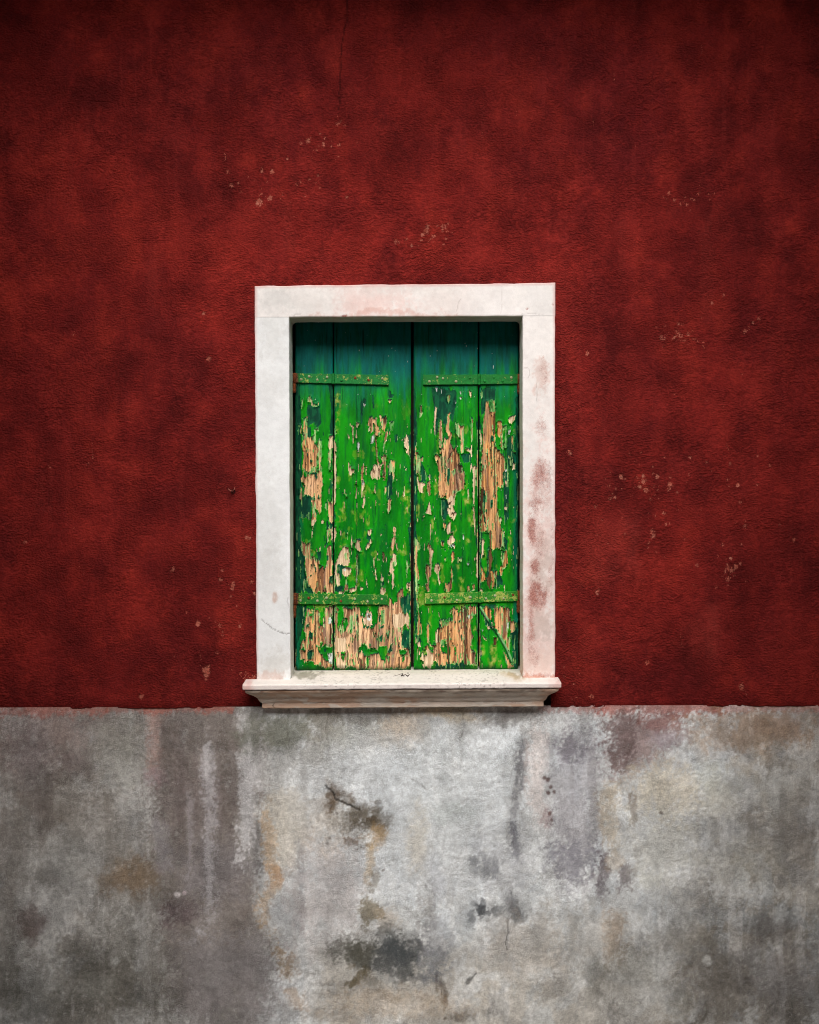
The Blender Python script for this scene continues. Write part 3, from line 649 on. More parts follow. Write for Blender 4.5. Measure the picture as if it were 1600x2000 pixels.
# ---- unseen overhang added to darken the wall top, with gutter and tile edge
bm = bmesh.new()
EP = 0.60
bm_box(bm, X(XL), X(XR), -EP, 0.40, TOPZ, TOPZ + 0.04)
bm_box(bm, X(XL), X(XR), -EP - 0.022, -EP, TOPZ - 0.03, TOPZ + 0.12)
shade_eave = bm_obj('shade_eave', bm, M_EAVE, house)
bm = bmesh.new()
for k in range(12):
    x = X(XL) + 0.11 + k * 0.218
    pr = [(x + 0.085 * math.cos(a), 0.075 * math.sin(a)) for a in np.linspace(0, math.pi, 9)]
    lo = [bm.verts.new((px_, -EP - 0.05, TOPZ + 0.12 + pz_)) for px_, pz_ in pr]
    hi = [bm.verts.new((px_, 0.4, TOPZ + 0.42 + pz_)) for px_, pz_ in pr]
    for i in range(8): bm.faces.new((lo[i], lo[i + 1], hi[i + 1], hi[i]))
    bm.faces.new(lo)
bm_obj('roof_tiles', bm, M_TILE, shade_eave)
bm = bmesh.new()
ga = np.linspace(math.pi, 2 * math.pi, 11)
ra = [[bm.verts.new((x, -EP - 0.085 + 0.06 * math.cos(a), TOPZ + 0.10 + 0.06 * math.sin(a))) for a in ga] for x in (X(XL), X(XR))]
rb = [[bm.verts.new((x, -EP - 0.085 + 0.057 * math.cos(a), TOPZ + 0.10 + 0.057 * math.sin(a))) for a in ga] for x in (X(XL), X(XR))]
for i in range(10):
    bm.faces.new((ra[0][i], ra[0][i + 1], ra[1][i + 1], ra[1][i])); bm.faces.new((rb[0][i], rb[1][i], rb[1][i + 1], rb[0][i + 1]))
bm_obj('gutter', bm, M_ZINC, shade_eave, True)

# ---- ground, and two unseen side houses added to darken the wall's edges
bm = bmesh.new()
v = [bm.verts.new(p) for p in ((-300, -300, 0), (300, -300, 0), (300, 300, 0), (-300, 300, 0))]
bm.faces.new(v)
g = bm_obj('ground', bm, M_PAVE); g['kind'] = 'structure'
def side_block(sgn, x0, proj, label):
    e = empty('side_shade_house', (x0 + sgn * 2.0, -proj, 0), label, 'house', 'added blocks shading the red front')
    bm = bmesh.new()
    bm_box(bm, min(x0, x0 + sgn * 4), max(x0, x0 + sgn * 4), -proj, 4, 0, 4.4)
    bmesh.ops.bevel(bm, geom=[q for q in bm.edges if abs(q.verts[0].co.z - q.verts[1].co.z) > 1], offset=0.012, segments=2, affect='EDGES')
    bm_obj('wall', bm, M_SIDE, e)
    bm = bmesh.new()
    bm_box(bm, min(x0 - sgn * 0.012, x0 + sgn * 4), max(x0 - sgn * 0.012, x0 + sgn * 4), -proj - 0.012, 3.9, 0, 0.55)
    bm_obj('plinth', bm, M_NPLINTH, e)
    bm = bmesh.new()
    bm_box(bm, min(x0 - sgn * 0.10, x0 + sgn * 4.1), max(x0 - sgn * 0.10, x0 + sgn * 4.1), -proj - 0.25, 4.1, 4.4, 4.5)
    bm_box(bm, min(x0 - sgn * 0.05, x0 + sgn * 4.05), max(x0 - sgn * 0.05, x0 + sgn * 4.05), -proj - 0.12, 4.05, 4.3, 4.4)
    bm_obj('cornice', bm, M_TILE, e)
side_block(-1, X(XL) - 0.001, 2.15, 'ochre house block added out of view to shade the left end of the red front')
side_block(1, X(XR) + 0.001, 2.15, 'ochre house block added out of view to shade the right end of the red front')

# ---- house across the lane, added behind the viewer to block low sky
op = empty('sky_block_house', (0, -6.6, 0), 'faded brown house added across the lane to block low sky', 'house')
bm = bmesh.new(); bm_box(bm, -9, 9, -10.5, -6.6, 0, 5.6); bm_obj('wall', bm, M_OPP, op)
bm = bmesh.new(); bm_box(bm, -9.15, 9.15, -10.6, -6.35, 5.6, 5.72); bm_obj('roof_edge', bm, M_TILE, op)
for i in range(7):
    x = -7.2 + i * 2.4
    for z in (0.95, 3.3):
        bm = bmesh.new()
        bm_box(bm, x - .42, x + .42, -6.6, -6.56, z, z + 1.35)
        w_ = bm_obj('window', bm, M_NPLINTH, op)
        for sg in (-1, 1):
            bm = bmesh.new(); bm_box(bm, x + (-.36 if sg < 0 else .01), x + (-.01 if sg < 0 else .36), -6.56, -6.535, z + .06, z + 1.29); bm_obj('shutter_leaf', bm, M_EAVE, w_)

# ------------------------------------------------------------------ white stone window surround
YF = -0.006          # front of the stones
YS = 0.122           # face of the shutters
sur = empty('window_surround', (X(790), 0, Z(1384)), 'white painted stone window surround with moulded sill and pink stains on one jamb', 'window frame')

def stone_paint(VX, VY, VZ, base, seed):
    PX = 800 + VX / S; PY = 1000 - (VZ - ZC) / S
    PX = (PX - 800) * D / (D + VY) + 800; PY = (PY - 1000) * D / (D + VY) + 1000
    c = Canvas(PX.astype(np.float32), PY.astype(np.float32), base, seed)
    m = 1 + (fbm(PX / 40, PY / 60, 135, 4) - 0.5) * 0.16
    c.col *= m[..., None]
    return c
def profile(xo, xi, sgn, back=0.09, n_face=46):
    """cross-section of a stone: list of (t across from outer edge to inner edge 0..1, inset, y)"""
    pts = [('o', 0.0, 0.03), ('o', 0.0, 0.012), ('o', 0.0, 0.0), ('o', 0.0004, YF + 0.0022), ('o', 0.0012, YF + 0.0008)]
    for k in range(n_face): pts.append(('f', k / (n_face - 1), YF))
    for a in (20, 45, 70): pts.append(('i', 0.004 - 0.004 * math.sin(R(a)), YF + 0.004 - 0.004 * math.cos(R(a))))
    for k in range(1, 22): pts.append(('i', 0.0, YF + 0.004 + (back - YF - 0.004) * k / 21))
    pts.append(('i', 0.03, back + 0.0005))
    return pts
def jamb(xo_t, xo_b, xi_t, xi_b, py_top, py_bot, base, seed, paint):
    nr = 330
    f = np.linspace(0, 1, nr)
    py = py_top + (py_bot - py_top) * f
    zz = Z(py, YF)
    xo = X(xo_t + (xo_b - xo_t) * f, YF); xi = X(xi_t + (xi_b - xi_t) * f, YF)
    sg = np.sign(xi[0] - xo[0])
    pr = profile(0, 0, sg)
    VX = np.zeros((nr, len(pr))); VY = np.zeros_like(VX); VZ = np.zeros_like(VX)
    for j, (k, a, y) in enumerate(pr):
        if k == 'o': VX[:, j] = xo + sg * a
        elif k == 'i': VX[:, j] = xi - sg * a
        else:
            lo, hi = xo + sg * 0.002, xi - sg * 0.004
            VX[:, j] = lo + (hi - lo) * a
        VY[:, j] = y; VZ[:, j] = zz
    # wavering trowelled edges and a slightly uneven face
    jj = np.array([1.0 if k == 'o' else (0.6 if k == 'i' else 0.0) for k, a, y in pr])
    VX += (fbm(VZ * 18, VX * 0 + seed, seed, 4) - 0.5) * 0.0040 * jj[None, :]
    VY += (fbm(VX * 22, VZ * 22, 122, 4) - 0.5) * 0.0026 + (fbm(VX * 90, VZ * 90, 123, 3) - 0.5) * 0.0004
    c = stone_paint(VX, VY, VZ, base, seed)
    PK = lin(214, 176, 168)
    eo = sstep(0.011, 0.0, np.abs(VX - xo[:, None])) * (0.35 + 0.65 * fbm(VX * 60, VZ * 30, seed + 7, 3))
    c.col += (lin(206, 150, 144) - c.col) * (eo * 0.75)[..., None]
    st, gr = paint(c, VX, VY, VZ)
    VY = VY + gr
    nm = grid_mesh('jamb', VX, VY, VZ, M_STONE, sur, {'tint': c.col}, {'stain': st}, flip=(sg < 0))
    return nm
def paint_left(c, VX, VY, VZ):
    for x, y, rx, ry, a in ((530, 640, 30, 60, .3), (530, 760, 30, 40, .22), (525, 1000, 30, 90, .18), (530, 1120, 30, 60, .2), (540, 1300, 30, 26, .5)):
        c.blob(x, y, rx, ry, lin(190, 188, 182), a, .9, .8)
    c.blob(537, 1165, 5, 12, lin(196, 164, 148), .8, .5, .6, .3)
    c.blob(530, 1318, 30, 8, lin(206, 176, 164), .6, .8)
    g = c.crack([(511, 1210), (522, 1219), (532, 1228), (542, 1233), (556, 1238), (566, 1237)], 1.0, lin(84, 82, 78), .6)
    g2 = c.crack([(562, 1168), (561, 1178), (564, 1186)], 1.0, lin(90, 88, 84), .3)
    st = c.blob(547, 1325, 7, 3, (0, 0, 0), .7, .6, ret=True)
    return st, (g + g2) * 0.0015
def paint_right(c, VX, VY, VZ):
    c.blob(1055, 1150, 36, 230, lin(222, 188, 180), .7, .9, .8); c.blob(1042, 1230, 20, 90, lin(220, 186, 178), .5, .9)
    c.blob(1060, 1110, 20, 50, lin(186, 176, 168), .5, .9, 1.2); c.blob(1062, 1220, 18, 30, lin(190, 178, 170), .55, .9, 1.2); c.blob(1062, 730, 14, 36, lin(212, 184, 174), .6, .8, 1.2)
    c.blob(1052, 1318, 40, 10, lin(206, 142, 116), .7, .8, 1.2); c.blob(1052, 1290, 26, 20, lin(224, 202, 190), .4, .9)
    c.blob(1019, 1316, 5, 22, lin(186, 130, 78), .85, .8)
    st = np.zeros(VX.shape, np.float32)
    for x, y, rx, ry, a in ((1060, 832, 13, 20, .5), (1064, 730, 9, 34, .42), (1056, 930, 16, 32, .72), (1074, 940, 10, 30, .6), (1048, 985, 13, 22, .68), (1040, 1030, 9, 36, .82),
                            (1046, 1108, 10, 20, .8), (1052, 1160, 19, 30, 1.0), (1040, 1230, 8, 60, .6), (1052, 1060, 16, 60, .45), (1058, 960, 18, 60, .45), (1046, 1280, 9, 22, .42), (1060, 1316, 26, 7, .55), (1030, 1322, 14, 4, .55), (1078, 1090, 4, 120, .4)):
        st = np.maximum(st, c.blob(x, y, rx, ry, (0, 0, 0), a, .75, .3, .5, ret=True))
    g = c.crack([(1047, 748), (1048, 762), (1048, 784)], 0.9, lin(110, 90, 84), .3) + c.crack([(1073, 902), (1074, 918)], 0.9, lin(120, 84, 76), .3)
    g = g + c.crack([(1021, 720), (1027, 717), (1033, 722), (1034, 732), (1030, 738)], 0.9, lin(110, 84, 78), .3)
    return st, g * 0.001
jamb(497.5, 500.5, 565, 567.5, 619.7, 1327.5, lin(230, 233, 234), 101, paint_left)
jamb(1085, 1085, 1021, 1021.5, 617.4, 1324, lin(232, 228, 225), 111, paint_right)

def lintel():
    nc = 300
    pr = profile(0, 0, 1, n_face=36)
    px = np.concatenate([[497.5, 497.5, 497.8], np.linspace(498.6, 1084, nc), [1084.8, 1085, 1085]])
    yadd = np.concatenate([[0.03, 0.0015, 0.0006], np.zeros(nc), [0.0006, 0.0015, 0.03]])
    f = (px - 497.5) / 587.5
    zo = Z(558 - 6 * f, YF); zi = Z(619.8 - 2.6 * f, YF)
    VX = np.zeros((len(pr), len(px))); VY = np.zeros_like(VX); VZ = np.zeros_like(VX)
    xl, xr, rr = X(565, YF), X(1021, YF), 0.016
    for i, (k, a, y) in enumerate(pr):
        x = X(px, YF)
        VX[i] = x; VY[i] = np.maximum(y, np.where(yadd > 0, YF + yadd, y))
        if k == 'o': VZ[i] = zo - a
        elif k == 'f':
            xx = X(px, YF); ins = (xx > xl - 0.001) & (xx < xr + 0.001)
            zb_ = np.where(ins, zi + 0.004, zi)
            VZ[i] = (zo - 0.002) + (zb_ - (zo - 0.002)) * a
        else:
            dx = np.minimum(x - xl, xr - x)
            fil = np.where((dx < rr) & (dx > -0.002), rr - np.sqrt(np.maximum(rr ** 2 - (rr - np.clip(dx, 0, rr)) ** 2, 0)), 0)
            dep = np.clip((y - YF) / (0.09 - YF), 0, 1)
            VZ[i] = zi + a - fil * dep * 0.9
            inside = (x > xl - 0.004) & (x < xr + 0.004)
            inside = (x > xl - 0.001) & (x < xr + 0.001)
            VY[i] = np.where(inside | (yadd > 0), VY[i], YF + 0.0004)
            VZ[i] = np.where(inside, VZ[i], zi - 0.0003 * (i - 40))
    jj = np.array([1.0 if k == 'o' else (0.5 if k == 'i' else 0.0) for k, a, y in pr])
    ins2 = ((VX > xl + 0.001) & (VX < xr - 0.001)) | np.array([k == 'o' for k, a, y in pr])[:, None]
    VZ += (fbm(VX * 18, VZ * 0 + 3, 121, 4) - 0.5) * 0.0040 * jj[:, None] * ins2
    VY += (fbm(VX * 22, VZ * 22, 122, 4) - 0.5) * 0.0026 + (fbm(VX * 90, VZ * 90, 123, 3) - 0.5) * 0.0004
    c = stone_paint(VX, VY, VZ, lin(231, 227, 224), 131)
    for x, y, rx, ry, k, a in ((730, 600, 70, 40, lin(226, 190, 182), .55), (690, 580, 40, 30, lin(224, 196, 190), .45), (870, 590, 60, 36, lin(222, 206, 200), .4), (600, 580, 60, 30, lin(206, 202, 198), .45),
                               (540, 590, 30, 26, lin(200, 200, 198), .5), (780, 565, 90, 16, lin(214, 210, 206), .4), (960, 590, 60, 40, lin(226, 222, 220), .5), (1050, 590, 30, 40, lin(224, 222, 220), .5), (760, 616, 120, 6, lin(206, 160, 146), .5)):
        c.blob(x, y, rx, ry, k, a, .9, .8)
    eo = sstep(0.013, 0.0, np.abs(VZ - zo[None, :])) * (0.35 + 0.65 * fbm(VX * 40, VZ * 60, 140, 3))
    ee = sstep(0.012, 0.0, np.minimum(np.abs(VX - X(497.5, YF)), np.abs(VX - X(1085, YF)))) * 0.7
    c.col += (lin(198, 136, 130) - c.col) * (np.maximum(eo, ee) * 0.8)[..., None]
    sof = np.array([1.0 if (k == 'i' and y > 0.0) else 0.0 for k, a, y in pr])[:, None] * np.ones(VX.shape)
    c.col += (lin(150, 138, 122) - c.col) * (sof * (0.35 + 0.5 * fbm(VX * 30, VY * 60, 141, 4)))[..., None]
    g = c.crack([(893, 614), (894, 600), (897, 590), (901, 583)], 0.9, lin(130, 110, 104), .3) + c.crack([(1020, 613), (1040, 612), (1063, 614)], 0.9, lin(130, 120, 116), .3)
    g = g + c.crack([(980, 560), (981, 585), (980, 612)], 0.8, lin(170, 160, 156), .3) + c.crack([(573, 617), (578, 613), (586, 614)], 1.0, lin(96, 84, 76), .3)
    st = np.maximum(c.blob(672, 616, 7, 3.2, (0, 0, 0), 1.0, .5, .3, .2, ret=True), c.blob(1031, 603.5, 3.5, 2.6, (0, 0, 0), .8, .5, .2, .2, ret=True))
    st = np.maximum(st, c.blob(1079, 594, 3, 3, (0, 0, 0), .6, .5, .2, .2, ret=True))
    VY = VY + g * 0.001 + st * 0.001
    return grid_mesh('lintel', VX, VY, VZ, M_STONE, sur, {'tint': c.col}, {'stain': st})
lintel()

def sill_sheet(name, prof, base, seed, parent, paint):
    """mitred moulding: prof = list of (protrusion, side offset protrusion, z)"""
    xl, xr, ob = X(512, -0.025), X(1062, -0.025), 0.025
    nf, ns = 330, 14
    rows = []
    for o, so, z in prof:
        a, b = xl - (so - ob), xr + (so - ob) * 0.9
        ys = np.linspace(0.03, -o, ns); xs = np.linspace(a, b, nf)
        x = np.concatenate([np.full(ns - 1, a), xs, np.full(ns - 1, b)])
        y = np.concatenate([ys[:-1], np.full(nf, -o), ys[::-1][1:]])
        rows.append((x, y, np.full(x.shape, z) + x / 0.96 * 0.0066))
    VX = np.array([r[0] for r in rows]); VY = np.array([r[1] for r in rows]); VZ = np.array([r[2] for r in rows])
    n1 = fbm(VX * 26 + VY * 9, VZ * 40 - VY * 26, seed, 4) - 0.5; n2 = fbm(VX * 110 + VY * 60, VZ * 120 - VY * 90, seed + 1, 3) - 0.5
    VZ = VZ + n1 * 0.0020 + n2 * 0.0008; VY = VY + n1 * 0.0022 + n2 * 0.0008
    c = stone_paint(VX, VY, VZ, base, seed)
    st, dy = paint(c, VX, VY, VZ)
    VY = VY + dy
    return grid_mesh(name, VX, VY, VZ, M_STONE, parent, {'tint': c.col}, {'stain': st})
def dens(pts, n):
    out = []
    for (a, b) in zip(pts[:-1], pts[1:]):
        for k in range(n): out.append(tuple(a[i] + (b[i] - a[i]) * k / n for i in range(3)))
    out.append(pts[-1]); return out
NO = 0.078
zt, znt, znb = Z(1311.3, 0.10), Z(1334.5, -0.074), Z(1346, -0.078)
top = dens([(-0.17, NO, zt + 0.0055), (-0.10, NO, zt), (0.070, NO, znt)], 22)
nose = [(0.070, NO, znt), (0.0745, NO, znt - 0.0008), (0.077, NO, znt - 0.0026), (0.078, NO, znt - 0.005)] + dens([(0.078, NO, znt - 0.006), (0.078, NO, znb + 0.003)], 6) \
     + [(0.0772, NO - 0.0008, znb + 0.0012), (0.0755, NO - 0.0025, znb)] + dens([(0.0755, NO - 0.0025, znb), (0.060, 0.060, znb + 0.0004)], 4)
def paint_sill(c, VX, VY, VZ):
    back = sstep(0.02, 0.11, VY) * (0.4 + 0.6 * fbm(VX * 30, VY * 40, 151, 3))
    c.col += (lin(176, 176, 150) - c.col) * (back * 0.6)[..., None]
    fr = sstep(znt - 0.001, znt - 0.006, VZ - VX / 0.96 * 0.0066) * (VY < 0.0)
    c.col += (lin(214, 204, 200) - c.col) * (fr * (0.3 + 0.6 * fbm(VX * 24, VZ * 40, 152, 4)))[..., None]
    for x, a in ((480, .8), (1090, .6)): c.blob(x, 1338, 14, 14, lin(206, 160, 152), a, .9, .4)
    c.blob(600, 1316, 26, 5, lin(120, 116, 96), .7, .9, 1.4); c.blob(1010, 1314, 20, 5, lin(150, 132, 96), .7, .9, 1.4); c.blob(1000, 1318, 30, 6, lin(196, 172, 138), .5, .9)
    dt = sstep(0.72, 0.80, vn(VX * 170, VY * 260 + VZ * 200, 153)) * sstep(0.35, 0.7, fbm(VX * 12, VZ * 12, 154, 2))
    c.col += (lin(96, 88, 80) - c.col) * (dt * 0.55)[..., None]
    return np.zeros(VX.shape, np.float32), 0
sill = sill_sheet('sill', top[:-1] + nose, lin(228, 222, 216), 161, sur, paint_sill)
mp = [(0.0712, 0.0712, 1346.6), (0.0708, 0.0708, 1349), (0.0685, 0.0685, 1351.2), (0.0630, 0.0630, 1353.2), (0.0560, 0.0560, 1355), (0.0480, 0.0480, 1357), (0.0415, 0.0415, 1359.2), (0.0372, 0.0372, 1362), (0.0345, 0.0345, 1365.5),
      (0.0322, 0.0322, 1368), (0.0290, 0.0290, 1369.6)]
mp = [(o, s, Z(p, -o)) for o, s, p in mp]
mp = dens(mp, 3) + [(0.0288, 0.0288, Z(1370.2, -.028)), (0.0255, 0.0255, Z(1370.6, -.025))] + dens([(0.0252, 0.0252, Z(1371.4, -.025)), (0.0250, 0.0250, Z(1380.8, -.025))], 8) + [(0.0238, 0.0242, Z(1381.6, -.025)), (0.0, 0.02, Z(1381.8, 0)), (-0.03, 0.02, Z(1381.9, 0))]
def paint_mould(c, VX, VY, VZ):
    zz = VZ - VX / 0.96 * 0.0066
    n = fbm(VX * 16, VZ * 60, 171, 5); n2 = fbm(VX * 40, VZ * 120, 172, 4); n3 = fbm(VX * 9, VZ * 30, 173, 4)
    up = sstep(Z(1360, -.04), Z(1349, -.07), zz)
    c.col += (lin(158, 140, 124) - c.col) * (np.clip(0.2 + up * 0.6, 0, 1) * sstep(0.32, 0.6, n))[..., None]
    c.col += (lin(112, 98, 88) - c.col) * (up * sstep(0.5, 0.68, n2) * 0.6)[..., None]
    c.col += (lin(196, 150, 118) - c.col) * (sstep(0.52, 0.66, n3) * 0.55)[..., None]
    wp = sstep(0.56, 0.60, fbm(VX * 22, VZ * 70, 174, 4)) * (1 - up)
    c.col += (lin(214, 206, 196) - c.col) * (wp * 0.8)[..., None]
    g = c.crack([(537, 1382), (533, 1378), (536, 1374)], 1.0, lin(60, 46, 40), .8)
    return np.clip(sstep(0.60, 0.75, n2) * 0.35, 0, 1), -wp * 0.0010 + g * 0.001
sill_sheet('moulding', mp, lin(220, 208, 195), 181, sill, paint_mould)

# dark closed casement behind the shutters
bm = bmesh.new()
bm_box(bm, X(545), X(1043), 0.175, 0.205, Z(1345), Z(595))
bm_box(bm, X(790), X(812), 0.167, 0.175, Z(1340), Z(600))
for py in (780, 960, 1140): bm_box(bm, X(560), X(1030), 0.169, 0.175, Z(py + 8), Z(py - 8))
bm_obj('backing_panel', bm, M_DARKWOOD, sur)

# rusty pintles let into the reveals
def pintle(px, py0, py1, sgn):
    bm = bmesh.new()
    x = X(px, YS - 0.004); z0, z1 = Z(py1, YS), Z(py0, YS)
    pts = [(x, YS - 0.004, z0 + (z1 - z0) * k / 6) for k in range(7)]
    bm_tube(bm, pts, [0.0062, 0.0072, 0.0066, 0.0074, 0.007, 0.0062, 0.0055], 10)
    bm_box(bm, min(x, x - sgn * 0.022), max(x, x - sgn * 0.022), YS - 0.009, YS + 0.004, z0 + 0.002, z0 + 0.016)
    for v in bm.verts:
        q = math.sin(v.co.z * 900 + v.co.x * 700) * 0.0006
        v.co.x += q; v.co.y += q
    bm_obj('pintle', bm, M_RUST, sur, True)
pintle(574.5, 742, 768, 1); pintle(574.5, 1172, 1206, 1); pintle(1014.5, 744, 770, -1); pintle(1013.5, 1166, 1197, -1)

